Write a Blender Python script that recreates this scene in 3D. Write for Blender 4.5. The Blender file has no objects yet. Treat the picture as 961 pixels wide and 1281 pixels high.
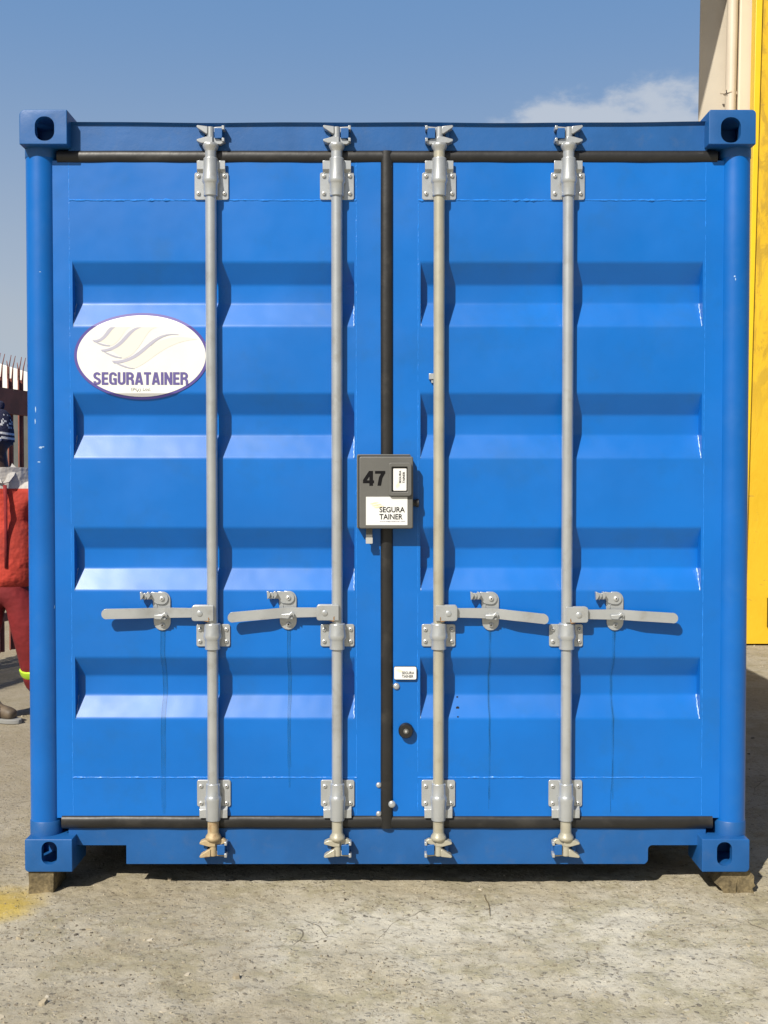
import bpy, bmesh, math, random
import numpy as np
from mathutils import Vector, Matrix
random.seed(7)
RNG = np.random.default_rng(11)
S = bpy.context.scene
COL = S.collection
R = math.radians
PI = math.pi

# ------------------------------------------------------------------ camera
FPX = 1425.0                        # focal length in photo pixels (photo 961 x 1281)
PITCH = 36.5 / FPX
CAM = Vector((-0.0107, -3.80, 1.372))
cd = bpy.data.cameras.new("camera")
cam = bpy.data.objects.new("camera", cd)
COL.objects.link(cam)
cam.location = CAM
cam.rotation_euler = (PI / 2 - PITCH, 0, 0)
cd.sensor_fit = 'VERTICAL'
cd.sensor_height = 36.0
cd.lens = 36.0 * FPX / 1281.0
cd.clip_start = 0.05
cd.clip_end = 2000
S.camera = cam

# ------------------------------------------------------------------ light
SUN_AZ, SUN_EL = R(31), R(42)     # azimuth to the left of the door normal
sdir = Vector((-math.sin(SUN_AZ) * math.cos(SUN_EL), -math.cos(SUN_AZ) * math.cos(SUN_EL), math.sin(SUN_EL)))
sl = bpy.data.lights.new("sun", 'SUN')
sl.energy = 4.8
sl.angle = R(0.53)
sl.color = (1.0, 0.945, 0.845)
so = bpy.data.objects.new("sun", sl)
COL.objects.link(so)
so.rotation_euler = sdir.to_track_quat('Z', 'Y').to_euler()
so.location = sdir * 30

W = bpy.data.worlds.new("World")
S.world = W
W.use_nodes = True
nt = W.node_tree
for n in list(nt.nodes):
    nt.nodes.remove(n)


def nd(t, kind, **kw):
    n = t.nodes.new(kind)
    for k, v in kw.items():
        if k in n.inputs.keys():
            n.inputs[k].default_value = v
        else:
            setattr(n, k, v)
    return n


def math_n(t, op, a, b=None, clamp=False):
    n = t.nodes.new('ShaderNodeMath')
    n.operation = op
    n.use_clamp = clamp
    for i, x in enumerate((a, b)):
        if x is None:
            continue
        if isinstance(x, (int, float)):
            n.inputs[i].default_value = x
        else:
            t.links.new(x, n.inputs[i])
    return n.outputs[0]


def mix_n(t, fac, a, b, mode='MIX'):
    n = t.nodes.new('ShaderNodeMix')
    n.data_type = 'RGBA'
    n.blend_type = mode
    for s, x in ((n.inputs[0], fac), (n.inputs[6], a), (n.inputs[7], b)):
        if isinstance(x, (int, float)):
            s.default_value = x
        elif isinstance(x, (tuple, list)):
            s.default_value = (x[0], x[1], x[2], 1)
        else:
            t.links.new(x, s)
    return n.outputs[2]


def map_n(t, x, a, b, c=0.0, d=1.0, smooth=True):
    n = t.nodes.new('ShaderNodeMapRange')
    n.interpolation_type = 'SMOOTHSTEP' if smooth else 'LINEAR'
    n.clamp = True
    t.links.new(x, n.inputs[0])
    for i, v in enumerate((a, b, c, d)):
        n.inputs[1 + i].default_value = v
    return n.outputs[0]


sky = nd(nt, 'ShaderNodeTexSky', sky_type='NISHITA', sun_disc=False, sun_elevation=SUN_EL,
         sun_rotation=PI + SUN_AZ, air_density=1.0, dust_density=2.0, ozone_density=1.0, altitude=50)
tc = nd(nt, 'ShaderNodeTexCoord')
sep = nd(nt, 'ShaderNodeSeparateXYZ')
nt.links.new(tc.outputs['Generated'], sep.inputs[0])
sx, sy, sz = sep.outputs
# thin haze towards the horizon, a cumulus bank low in the sky behind the container, faint streaks
cn = nd(nt, 'ShaderNodeTexNoise', Scale=12.0, Detail=10.0, Roughness=0.60)
cmap = nd(nt, 'ShaderNodeMapping')
cmap.inputs['Location'].default_value = (0.31, 0.12, 0.4)
cmap.inputs['Scale'].default_value = (1.0, 1.0, 1.9)
nt.links.new(tc.outputs['Generated'], cmap.inputs[0])
nt.links.new(cmap.outputs[0], cn.inputs['Vector'])
dx = math_n(nt, 'DIVIDE', math_n(nt, 'SUBTRACT', sx, 0.20), 0.115)
dz = math_n(nt, 'DIVIDE', math_n(nt, 'SUBTRACT', sz, 0.270), 0.049)
rr = math_n(nt, 'ADD', math_n(nt, 'MULTIPLY', dx, dx), math_n(nt, 'MULTIPLY', dz, dz))
bank = map_n(nt, rr, 0.0, 1.9, 0.36, 0.0)
back = map_n(nt, sy, 0.1, 0.4)
dens = math_n(nt, 'ADD', cn.outputs['Fac'], math_n(nt, 'MULTIPLY', bank, back))
cloud = math_n(nt, 'MULTIPLY', map_n(nt, dens, 0.60, 0.80), map_n(nt, bank, 0.0, 0.12))
cn2 = nd(nt, 'ShaderNodeTexNoise', Scale=3.2, Detail=7.0, Roughness=0.55)
cm2 = nd(nt, 'ShaderNodeMapping')
cm2.inputs['Scale'].default_value = (1.0, 1.0, 3.2)
cm2.inputs['Location'].default_value = (1.7, 0.2, 0.0)
nt.links.new(tc.outputs['Generated'], cm2.inputs[0])
nt.links.new(cm2.outputs[0], cn2.inputs['Vector'])
wisp = math_n(nt, 'MULTIPLY', map_n(nt, cn2.outputs['Fac'], 0.42, 0.75), map_n(nt, sz, 0.27, 0.10))
air = mix_n(nt, map_n(nt, sz, 0.06, 0.42), (7.6, 8.7, 10.0), (2.6, 5.1, 9.5))
c1 = mix_n(nt, math_n(nt, 'MULTIPLY', map_n(nt, sz, 0.75, 0.40, 0.0, 0.85), map_n(nt, sy, -0.1, 0.5)), sky.outputs[0], air)
c2 = mix_n(nt, math_n(nt, 'MULTIPLY', wisp, 0.5), c1, (7.2, 7.9, 8.8))
c3 = mix_n(nt, math_n(nt, 'MULTIPLY', cloud, 0.82), c2, (8.6, 9.4, 10.6))
bg = nd(nt, 'ShaderNodeBackground', Strength=0.05)
nt.links.new(c3, bg.inputs[0])
out = nd(nt, 'ShaderNodeOutputWorld')
nt.links.new(bg.outputs[0], out.inputs[0])

S.view_settings.view_transform = 'Standard'
S.view_settings.look = 'None'
S.view_settings.exposure = 0.35
S.view_settings.gamma = 1.0
S.view_settings.use_curve_mapping = False


# ------------------------------------------------------------------ measuring
def P(px, py, Y):
    """point on the vertical plane y = Y that the photo shows at (px, py)"""
    u = (px - 480.5) / FPX
    v = (640.5 - py) / FPX
    d = Vector((u, math.cos(PITCH) + v * math.sin(PITCH), -math.sin(PITCH) + v * math.cos(PITCH)))
    t = (Y - CAM.y) / d.y
    return CAM + d * t


def X(px, Y, py=604):
    return P(px, py, Y).x


def Z(py, Y):
    return P(480.5, py, Y).z


def srgb(r, g, b):
    f = lambda c: (c / 255) / 12.92 if c / 255 <= 0.04045 else ((c / 255 + 0.055) / 1.055) ** 2.4
    return (f(r), f(g), f(b))


# ------------------------------------------------------------------ materials
def mat(name, base, rough=0.5, metal=0.0, spec=0.5, coat=0.0, vary=0.0, vscale=4.0, grain=0.0, gscale=60.0,
        bump=0.0, bscale=8.0, bdist=0.01, dirt=None, dirt_amt=0.0, dirt_scale=9.0, bump2=0.0, b2scale=200.0, rvary=0.0):
    m = bpy.data.materials.new(name)
    m.use_nodes = True
    t = m.node_tree
    b = t.nodes['Principled BSDF']
    b.inputs['Roughness'].default_value = rough
    b.inputs['Metallic'].default_value = metal
    b.inputs['Specular IOR Level'].default_value = spec
    b.inputs['Coat Weight'].default_value = coat
    b.inputs['Coat Roughness'].default_value = 0.15
    co = nd(t, 'ShaderNodeTexCoord').outputs['Object']
    col = None

    def noise(scale, detail=5.0, rough_=0.55):
        n = nd(t, 'ShaderNodeTexNoise', Scale=scale, Detail=detail, Roughness=rough_)
        t.links.new(co, n.inputs['Vector'])
        return n.outputs['Fac']
    cur = (base[0], base[1], base[2])
    if vary > 0:
        f = map_n(t, noise(vscale), 0.3, 0.7)
        lo = tuple(c * (1 - vary) for c in base)
        hi = tuple(min(1, c * (1 + vary)) for c in base)
        cur = mix_n(t, f, lo, hi)
    if grain > 0:
        f = map_n(t, noise(gscale, 3.0), 0.35, 0.65, 1 - grain, 1 + grain)
        cmb = nd(t, 'ShaderNodeCombineColor')
        for i in range(3):
            t.links.new(f, cmb.inputs[i])
        cur = mix_n(t, 1.0, cur, cmb.outputs[0], 'MULTIPLY')
    if dirt is not None:
        f = math_n(t, 'MULTIPLY', map_n(t, noise(dirt_scale, 8.0, 0.65), 0.5, 0.72), dirt_amt)
        cur = mix_n(t, f, cur, dirt)
    if isinstance(cur, tuple):
        b.inputs['Base Color'].default_value = (*cur, 1)
    else:
        t.links.new(cur, b.inputs['Base Color'])
    if rvary > 0:
        t.links.new(map_n(t, noise(vscale * 1.7, 6.0), 0.3, 0.7, rough - rvary, rough + rvary), b.inputs['Roughness'])
    nrm = None
    for amt, sc, dist in ((bump, bscale, bdist), (bump2, b2scale, 0.002)):
        if amt > 0:
            bn = nd(t, 'ShaderNodeBump', Strength=amt, Distance=dist)
            t.links.new(noise(sc, 3.0), bn.inputs['Height'])
            if nrm is not None:
                t.links.new(nrm, bn.inputs['Normal'])
            nrm = bn.outputs[0]
    if nrm is not None:
        t.links.new(nrm, b.inputs['Normal'])
    return m


M = {}
M['door'] = mat('blue door paint', (0.0003, 0.122, 0.462), rough=0.38, spec=0.45, vary=0.08, vscale=2.2, bump=0.45, bscale=2.6, bdist=0.012,
                dirt=(0.008, 0.10, 0.30), dirt_amt=0.32, dirt_scale=6.0, bump2=0.05, b2scale=320, rvary=0.06)
M['post'] = mat('blue post paint', (0.001, 0.104, 0.395), rough=0.35, spec=0.45, vary=0.07, vscale=3, bump=0.2, bscale=5, bdist=0.008,
                dirt=(0.02, 0.13, 0.40), dirt_amt=0.25, dirt_scale=14, rvary=0.06)
M['frame'] = mat('weathered blue frame paint', (0.009, 0.085, 0.275), rough=0.46, spec=0.4, vary=0.10, vscale=5, bump=0.25, bscale=14, bdist=0.005,
                 dirt=(0.04, 0.10, 0.24), dirt_amt=0.4, dirt_scale=18, bump2=0.12, b2scale=240)
M['side'] = mat('blue side paint', (0.008, 0.11, 0.46), rough=0.42, vary=0.08, vscale=1.5, bump=0.2, bscale=3)
M['rubber'] = mat('black rubber seal', (0.012, 0.0115, 0.011), rough=0.42, spec=0.5, vary=0.2, vscale=7, dirt=(0.075, 0.069, 0.060),
                  dirt_amt=0.28, dirt_scale=10, bump=0.25, bscale=22, bdist=0.004)
M['silver'] = mat('silver painted steel', (0.445, 0.465, 0.475), rough=0.30, metal=0.5, vary=0.07, vscale=9, dirt=(0.27, 0.25, 0.21),
                  dirt_amt=0.4, dirt_scale=16, bump=0.12, bscale=70, bdist=0.002)
M['oldsilver'] = mat('yellowed silver steel', (0.42, 0.40, 0.32), rough=0.34, metal=0.30, vary=0.08, vscale=9, dirt=(0.27, 0.21, 0.12),
                     dirt_amt=0.35, dirt_scale=12, bump=0.12, bscale=70, bdist=0.002)
M['rust'] = mat('rust stained steel', (0.40, 0.31, 0.18), rough=0.6, metal=0.15, vary=0.18, vscale=14, dirt=(0.20, 0.085, 0.025),
                dirt_amt=0.75, dirt_scale=24, bump=0.2, bscale=80, bdist=0.003)
M['rustweld'] = mat('rusted weld', (0.23, 0.13, 0.06), rough=0.8, vary=0.4, vscale=90, dirt=(0.12, 0.045, 0.015), dirt_amt=0.8, dirt_scale=60)
M['zinc'] = mat('zinc bolt', (0.62, 0.62, 0.60), rough=0.32, metal=0.55)
M['socket'] = mat('dark socket', (0.03, 0.03, 0.03), rough=0.7)
M['hole'] = mat('dark hole', (0.012, 0.012, 0.014), rough=0.9)
M['boxgrey'] = mat('grey powder coat', (0.105, 0.104, 0.096), rough=0.5, vary=0.05, vscale=12, bump2=0.25, b2scale=420)
M['boxdark'] = mat('dark grey plastic', (0.028, 0.028, 0.027), rough=0.5)
M['black'] = mat('black print', (0.006, 0.006, 0.007), rough=0.8, spec=0.15)
M['white'] = mat('white sticker', (0.72, 0.72, 0.70), rough=0.35, vary=0.02, vscale=10)
M['decal'] = mat('off white sticker', (0.70, 0.70, 0.675), rough=0.38, vary=0.025, vscale=14)
M['purple'] = mat('purple print', (0.10, 0.08, 0.25), rough=0.45, grain=0.12, gscale=260)
M['border'] = mat('purple border', (0.08, 0.06, 0.26), rough=0.4)
M['greyprint'] = mat('pale grey print', (0.40, 0.395, 0.48), rough=0.4)
M['cream'] = mat('cream print', (0.66, 0.64, 0.59), rough=0.4)
M['silverprint'] = mat('grey green print', (0.56, 0.58, 0.52), rough=0.4)
M['yellowprint'] = mat('pale yellow print', (0.78, 0.66, 0.42), rough=0.4)
M['wood'] = mat('weathered timber', (0.135, 0.105, 0.055), rough=0.85, vary=0.35, vscale=14, grain=0.25, gscale=90, bump=0.6, bscale=40, bdist=0.01)
M['underside'] = mat('black underside', (0.02, 0.022, 0.026), rough=0.8)
M['glint_bead'] = mat('pale blue sealant', (0.42, 0.58, 0.80), rough=0.5)
M['chip'] = mat('bare paint chip', (0.30, 0.45, 0.66), rough=0.6)
M['weld'] = mat('blue weld bead', (0.02, 0.21, 0.70), rough=0.28, bump=0.8, bscale=120, bdist=0.004)


# ------------------------------------------------------------------ mesh builder
class MB:
    def __init__(self):
        self.v = []
        self.f = []
        self.mi = []

    def add(self, vs, fs, mi=0):
        o = len(self.v)
        self.v += [tuple(p) for p in vs]
        self.f += [tuple(i + o for i in q) for q in fs]
        self.mi += [mi] * len(fs)
        return self

    def box(self, x0, x1, y0, y1, z0, z1, mi=0):
        vs = [(x, y, z) for z in (z0, z1) for y in (y0, y1) for x in (x0, x1)]
        return self.add(vs, [(0, 2, 3, 1), (4, 5, 7, 6), (0, 1, 5, 4), (2, 6, 7, 3), (1, 3, 7, 5), (0, 4, 6, 2)], mi)

    def prism(self, poly, y0, y1, mi=0):
        """poly: (x, z) seen from the front (any winding), extruded from y0 (front) to y1"""
        a = sum(poly[i][0] * poly[(i + 1) % len(poly)][1] - poly[(i + 1) % len(poly)][0] * poly[i][1] for i in range(len(poly)))
        if a < 0:
            poly = poly[::-1]
        n = len(poly)
        y0s = y0 if isinstance(y0, (list, tuple)) else [y0] * n
        vs = [(p[0], y0s[i], p[1]) for i, p in enumerate(poly)] + [(p[0], y1, p[1]) for p in poly]
        fs = [tuple(range(n)), tuple(range(2 * n - 1, n - 1, -1))]
        fs += [((i + 1) % n, i, i + n, (i + 1) % n + n) for i in range(n)]
        return self.add(vs, fs, mi)

    def lathe(self, prof, c=(0, 0, 0), axis='z', n=28, mi=0):
        """prof: (radius, height) list, closed at ends"""
        vs = []
        for r, h in prof:
            for k in range(n):
                a = 2 * PI * k / n
                if axis == 'z':
                    vs.append((c[0] + r * math.cos(a), c[1] + r * math.sin(a), c[2] + h))
                elif axis == 'y':     # height runs towards -y (out of the door)
                    vs.append((c[0] + r * math.cos(a), c[1] - h, c[2] + r * math.sin(a)))
                else:
                    vs.append((c[0] + h, c[1] + r * math.cos(a), c[2] + r * math.sin(a)))
        fs = []
        m = len(prof)
        for j in range(m - 1):
            for k in range(n):
                a, b = j * n + k, j * n + (k + 1) % n
                fs.append((a, b, b + n, a + n))
        fs.append(tuple(range(n - 1, -1, -1)))
        fs.append(tuple((m - 1) * n + k for k in range(n)))
        return self.add(vs, fs, mi)

    def tube(self, pts, rad, n=12, mi=0):
        pts = [Vector(p) for p in pts]
        rads = rad if isinstance(rad, (list, tuple)) else [rad] * len(pts)
        vs, fs = [], []
        up = Vector((0.3, 0.2, 1)).normalized()
        for i, p in enumerate(pts):
            d = (pts[min(i + 1, len(pts) - 1)] - pts[max(i - 1, 0)]).normalized()
            a = d.cross(up)
            if a.length < 1e-3:
                a = d.cross(Vector((1, 0, 0)))
            a.normalize()
            b = d.cross(a)
            for k in range(n):
                t = 2 * PI * k / n
                vs.append(p + (a * math.cos(t) + b * math.sin(t)) * rads[i])
        for i in range(len(pts) - 1):
            for k in range(n):
                fs.append((i * n + k, i * n + (k + 1) % n, (i + 1) * n + (k + 1) % n, (i + 1) * n + k))
        fs.append(tuple(range(n - 1, -1, -1)))
        fs.append(tuple((len(pts) - 1) * n + k for k in range(n)))
        return self.add(vs, fs, mi)

    def build(self, name, mats, parent=None, loc=(0, 0, 0), bevel=0, seg=2, smooth=True, angle=40, world=False):
        me = bpy.data.meshes.new(name)
        me.from_pydata(self.v, [], self.f)
        bm = bmesh.new()
        bm.from_mesh(me)
        for i, q in enumerate(bm.faces):
            q.material_index = self.mi[i]
        bmesh.ops.recalc_face_normals(bm, faces=bm.faces)
        bm.to_mesh(me)
        bm.free()
        return link(name, me, mats, parent, loc, bevel, seg, smooth, angle)


def link(name, me, mats, parent=None, loc=(0, 0, 0), bevel=0, seg=2, smooth=True, angle=40):
    for m in (mats if isinstance(mats, (list, tuple)) else [mats]):
        me.materials.append(m)
    if smooth:
        me.polygons.foreach_set('use_smooth', [True] * len(me.polygons))
        me.set_sharp_from_angle(angle=R(angle))
    me.update()
    o = bpy.data.objects.new(name, me)
    COL.objects.link(o)
    o.location = loc
    if parent is not None:
        o.parent = parent
        if parent.type == 'EMPTY':
            o.location = Vector(loc) - parent.location
    if bevel:
        b = o.modifiers.new('bevel', 'BEVEL')
        b.width = bevel
        b.segments = seg
        b.limit_method = 'ANGLE'
        b.angle_limit = R(35)
    return o


def thing(name, label, cat, loc=(0, 0, 0), group=None):
    o = bpy.data.objects.new(name, None)
    COL.objects.link(o)
    o.location = loc
    o.empty_display_size = 0.1
    return tag(o, label, cat, group)


def tag(o, label, cat, group=None):
    o['label'] = label
    o['category'] = cat
    if group:
        o['group'] = group
    return o


def copy_part(src, parent, loc):
    """one more of a part, with copies of its own sub-parts"""
    c = src.copy()
    COL.objects.link(c)
    c.parent = parent
    c.location = Vector(loc) - (parent.location if parent.type == 'EMPTY' else Vector())
    for ch in src.children:
        d = ch.copy()
        COL.objects.link(d)
        d.parent = c
    return c


def evaluated(o):
    dg = bpy.context.evaluated_depsgraph_get()
    return bpy.data.meshes.new_from_object(o.evaluated_get(dg), depsgraph=dg)


def arc(cx, cz, r, a0, a1, n=6):
    return [(cx + r * math.cos(R(a0 + (a1 - a0) * i / n)), cz + r * math.sin(R(a0 + (a1 - a0) * i / n))) for i in range(n + 1)]


def rrect(x0, x1, z0, z1, r, n=5):
    if isinstance(r, (int, float)):
        r = (r,) * 4            # bl br tr tl
    return (arc(x0 + r[0], z0 + r[0], r[0], 180, 270, n) + arc(x1 - r[1], z0 + r[1], r[1], 270, 360, n)
            + arc(x1 - r[2], z1 - r[2], r[2], 0, 90, n) + arc(x0 + r[3], z1 - r[3], r[3], 90, 180, n))


def lettering(name, words, parent, m, box, Y, bold=0.0, rot=0.0, thick=0.0006):
    """mesh lettering fitted into box (x0, x1, z0, z1) on the plane y = Y, facing -y"""
    cu = bpy.data.curves.new(name, 'FONT')
    cu.body = words
    cu.size = 1.0
    cu.offset = bold
    cu.space_line = 0.92
    cu.fill_mode = 'FRONT'
    tmp = bpy.data.objects.new(name, cu)
    COL.objects.link(tmp)
    me = evaluated(tmp)
    bpy.data.objects.remove(tmp)
    n = len(me.vertices)
    a = np.zeros(n * 3)
    me.vertices.foreach_get('co', a)
    a = a.reshape(-1, 3)
    if rot:
        a[:, [0, 1]] = np.stack([-a[:, 1], a[:, 0]], 1)
    lo, hi = a.min(0), a.max(0)
    x0, x1, z0, z1 = box
    b = np.zeros_like(a)
    b[:, 0] = x0 + (a[:, 0] - lo[0]) / (hi[0] - lo[0]) * (x1 - x0)
    b[:, 2] = z0 + (a[:, 1] - lo[1]) / (hi[1] - lo[1]) * (z1 - z0)
    b[:, 1] = Y
    me.vertices.foreach_set('co', b.ravel())
    me.materials.clear()
    o = link(name, me, m, parent, smooth=False)
    s = o.modifiers.new('thickness', 'SOLIDIFY')
    s.thickness = thick
    s.offset = 0
    return o



def stroke_glyphs():
    """heavy condensed capitals and figures as stroked paths in a cell of height 1"""
    def el(cx, cz, rx, rz, a0, a1, n=10):
        return [(cx + rx * math.cos(R(a0 + (a1 - a0) * i / n)), cz + rz * math.sin(R(a0 + (a1 - a0) * i / n))) for i in range(n + 1)]
    h = 0.09
    return {
        'E': (0.46, [[(h, 0), (h, 1)], [(h, h), (0.46, h)], [(h, 0.5), (0.42, 0.5)], [(h, 1 - h), (0.46, 1 - h)]]),
        'T': (0.50, [[(0.25, 0), (0.25, 1)], [(0, 1 - h), (0.50, 1 - h)]]),
        'I': (0.20, [[(0.10, 0), (0.10, 1)]]),
        'N': (0.56, [[(h, 0), (h, 1)], [(0.47, 0), (0.47, 1)], [(0.10, 0.93), (0.46, 0.07)]]),
        'A': (0.58, [[(0.085, 0), (0.265, 1)], [(0.495, 0), (0.315, 1)], [(0.15, 0.27), (0.43, 0.27)]]),
        'U': (0.54, [[(h, 1), (h, 0.3)] + el(0.27, 0.28, 0.18, 0.19, 180, 360) + [(0.45, 0.3), (0.45, 1)]]),
        'S': (0.54, [el(0.27, 0.735, 0.175, 0.175, -5, 180)[1:] + [(0.095, 0.68), (0.14, 0.58), (0.27, 0.50), (0.40, 0.42), (0.445, 0.32)] + el(0.27, 0.27, 0.175, 0.18, 0, -185)]),
        'G': (0.56, [el(0.28, 0.72, 0.185, 0.19, -5, 180) + [(0.095, 0.5)] + el(0.28, 0.28, 0.185, 0.19, 180, 290) , [(0.455, 0.0), (0.455, 0.52)], [(0.29, 0.45), (0.455, 0.45)]]),
        'R': (0.56, [[(h, 0), (h, 1)], [(h, 0.91), (0.26, 0.91)] + el(0.26, 0.71, 0.19, 0.20, 80, -80) + [(0.26, 0.50), (h, 0.50)], [(0.35, 0.47), (0.455, 0.32), (0.465, 0)]]),
        '4': (0.58, [[(0.43, 0), (0.43, 1)], [(0.40, 0.95), (0.07, 0.33)], [(0.0, 0.27), (0.58, 0.27)]]),
        '7': (0.54, [[(0.0, 1 - h), (0.54, 1 - h)], [(0.46, 0.92), (0.30, 0.55), (0.22, 0.0)]]),
    }


def heavy_lettering(name, words, parent, m, box, Y, w=0.18, gap=0.05):
    G = stroke_glyphs()
    tot = sum(G[c][0] for c in words) + gap * (len(words) - 1)
    x0, x1, z0, z1 = box
    mb = MB()
    cur, lay = 0.0, 0
    for c in words:
        wd, paths = G[c]
        for pth in paths:
            lay += 1
            L, Rr = [], []
            n = len(pth)
            for i, p in enumerate(pth):
                a, b_ = pth[max(i - 1, 0)], pth[min(i + 1, n - 1)]
                d1 = Vector((p[0] - a[0], p[1] - a[1])) if i else None
                d2 = Vector((b_[0] - p[0], b_[1] - p[1])) if i < n - 1 else None
                d1 = (d1 or d2).normalized()
                d2 = (d2 or d1).normalized()
                t_ = (d1 + d2).normalized()
                nn = Vector((-t_.y, t_.x))
                q_ = w / 2 / max(0.55, nn.dot(Vector((-d1.y, d1.x))))
                L.append((p[0] + nn.x * q_, p[1] + nn.y * q_))
                Rr.append((p[0] - nn.x * q_, p[1] - nn.y * q_))
            f = lambda p: (x0 + (cur + min(max(p[0], -0.01), wd + 0.01)) / tot * (x1 - x0), Y - 0.00002 * (lay % 6), z0 + min(max(p[1], 0), 1) * (z1 - z0))
            vs = [f(p) for p in L] + [f(p) for p in Rr]
            mb.add(vs, [(i, i + n, i + n + 1, i + 1) for i in range(n - 1)])
        cur += wd + gap
    return mb.build(name, m, parent, smooth=False)


# ------------------------------------------------------------------ ground
BLOCK_Z = Z(1117, 0.02)
GZ = BLOCK_Z                        # ground level under the timber blocks
def axis(lo, hi, step, far, grow=1.18):
    a = list(np.arange(lo, hi + 1e-6, step))
    s, x = step, hi
    while x < far:
        s *= grow
        x += s
        a.append(x)
    s, x = step, lo
    while x > -far:
        s *= grow
        x -= s
        a.insert(0, x)
    return np.array(a)


gx = axis(-1.7, 1.7, 0.012, 600)
gy = axis(-1.15, 0.45, 0.012, 600)
XX, YY = np.meshgrid(gx, gy)


def vnoise(x, y, sc, seed):
    r = np.random.default_rng(seed)
    tab = r.random((256, 256))
    xs, ys = x / sc, y / sc
    xi, yi = np.floor(xs).astype(int), np.floor(ys).astype(int)
    fx, fy = xs - xi, ys - yi
    fx = fx * fx * (3 - 2 * fx)
    fy = fy * fy * (3 - 2 * fy)
    g = lambda i, j: tab[i % 256, j % 256]
    return (g(xi, yi) * (1 - fx) + g(xi + 1, yi) * fx) * (1 - fy) + (g(xi, yi + 1) * (1 - fx) + g(xi + 1, yi + 1) * fx) * fy - 0.5


def ground_h(x, y):
    near = np.exp(-((np.maximum(np.abs(x) - 1.7, 0) ** 2 + np.maximum(np.abs(y + 0.3) - 1.0, 0) ** 2) / 3.0))
    h = vnoise(x, y, 0.5, 1) * 0.012 + vnoise(x, y, 0.14, 2) * 0.008 + vnoise(x, y, 0.045, 3) * 0.005 + vnoise(x, y, 0.02, 4) * 0.004
    return h * near - 0.001


ZZ = GZ + ground_h(XX, YY)
ny, nx = XX.shape
me = bpy.data.meshes.new('ground')
vs = np.stack([XX, YY, ZZ], -1).reshape(-1, 3)
idx = np.arange(nx * ny).reshape(ny, nx)
q = np.stack([idx[:-1, :-1], idx[:-1, 1:], idx[1:, 1:], idx[1:, :-1]], -1).reshape(-1, 4)
me.vertices.add(len(vs))
me.vertices.foreach_set('co', vs.ravel())
me.loops.add(q.size)
me.loops.foreach_set('vertex_index', q.ravel().astype(np.int32))
me.polygons.add(len(q))
me.polygons.foreach_set('loop_start', np.arange(0, q.size, 4, dtype=np.int32))
me.polygons.foreach_set('loop_total', np.full(len(q), 4, dtype=np.int32))
me.update(calc_edges=True)
me.validate()

gm = bpy.data.materials.new('dusty concrete yard')
gm.use_nodes = True
t = gm.node_tree
b = t.nodes['Principled BSDF']
b.inputs['Roughness'].default_value = 0.9
b.inputs['Specular IOR Level'].default_value = 0.25
co = nd(t, 'ShaderNodeTexCoord').outputs['Object']


def gnoise(sc, det=6.0, ro=0.6):
    n = nd(t, 'ShaderNodeTexNoise', Scale=sc, Detail=det, Roughness=ro)
    t.links.new(co, n.inputs['Vector'])
    return n.outputs['Fac']


def gvor(sc, feature='F1'):
    n = nd(t, 'ShaderNodeTexVoronoi', Scale=sc)
    n.feature = feature
    mp = nd(t, 'ShaderNodeMapping')
    t.links.new(co, mp.inputs[0])
    wn = nd(t, 'ShaderNodeTexNoise', Scale=sc * 1.3, Detail=2.0)
    t.links.new(co, wn.inputs['Vector'])
    va = nd(t, 'ShaderNodeVectorMath', operation='MULTIPLY_ADD')
    t.links.new(wn.outputs['Color'], va.inputs[0])
    va.inputs[1].default_value = (0.8 / sc,) * 3
    t.links.new(mp.outputs[0], va.inputs[2])
    t.links.new(va.outputs[0], n.inputs['Vector'])
    return n


base = mix_n(t, map_n(t, gnoise(1.9, 7.0, 0.62), 0.40, 0.60), (0.395, 0.355, 0.262), (0.51, 0.478, 0.39))
base = mix_n(t, math_n(t, 'MULTIPLY', map_n(t, gnoise(4.5, 8.0, 0.68), 0.47, 0.62), 0.65), base, (0.30, 0.272, 0.168))
base = mix_n(t, math_n(t, 'MULTIPLY', map_n(t, gnoise(28.0, 6.0, 0.7), 0.5, 0.68), 0.6), base, (0.50, 0.46, 0.365))
base = mix_n(t, math_n(t, 'MULTIPLY', map_n(t, gnoise(42.0, 6.0, 0.75), 0.52, 0.66), 0.62), base, (0.135, 0.108, 0.07))
v1 = gvor(50)
sepc = nd(t, 'ShaderNodeSeparateColor')
t.links.new(v1.outputs['Color'], sepc.inputs[0])
clus = map_n(t, gnoise(3.3, 5.0, 0.6), 0.36, 0.62, 0.25, 1.0)
clus2 = map_n(t, gnoise(6.1, 6.0, 0.7), 0.42, 0.64, 0.05, 1.0)
stone = math_n(t, 'MULTIPLY', map_n(t, v1.outputs['Distance'], 0.42, 0.30), map_n(t, sepc.outputs[0], 0.62, 0.66))
stc = mix_n(t, sepc.outputs[1], (0.14, 0.125, 0.10), (0.46, 0.43, 0.36))
base = mix_n(t, math_n(t, 'MULTIPLY', math_n(t, 'MULTIPLY', stone, clus), 0.9), base, stc)
v2 = gvor(170)
sepd = nd(t, 'ShaderNodeSeparateColor')
t.links.new(v2.outputs['Color'], sepd.inputs[0])
speck = math_n(t, 'MULTIPLY', map_n(t, v2.outputs['Distance'], 0.42, 0.28), map_n(t, sepd.outputs[0], 0.78, 0.82))
spc = mix_n(t, map_n(t, sepd.outputs[1], 0.45, 0.55), (0.06, 0.05, 0.038), (0.56, 0.53, 0.45))
base = mix_n(t, math_n(t, 'MULTIPLY', math_n(t, 'MULTIPLY', speck, clus2), 0.95), base, spc)
v3 = gvor(95)
sepe = nd(t, 'ShaderNodeSeparateColor')
t.links.new(v3.outputs['Color'], sepe.inputs[0])
pit = math_n(t, 'MULTIPLY', map_n(t, v3.outputs['Distance'], 0.40, 0.22), map_n(t, sepe.outputs[2], 0.80, 0.84))
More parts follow.
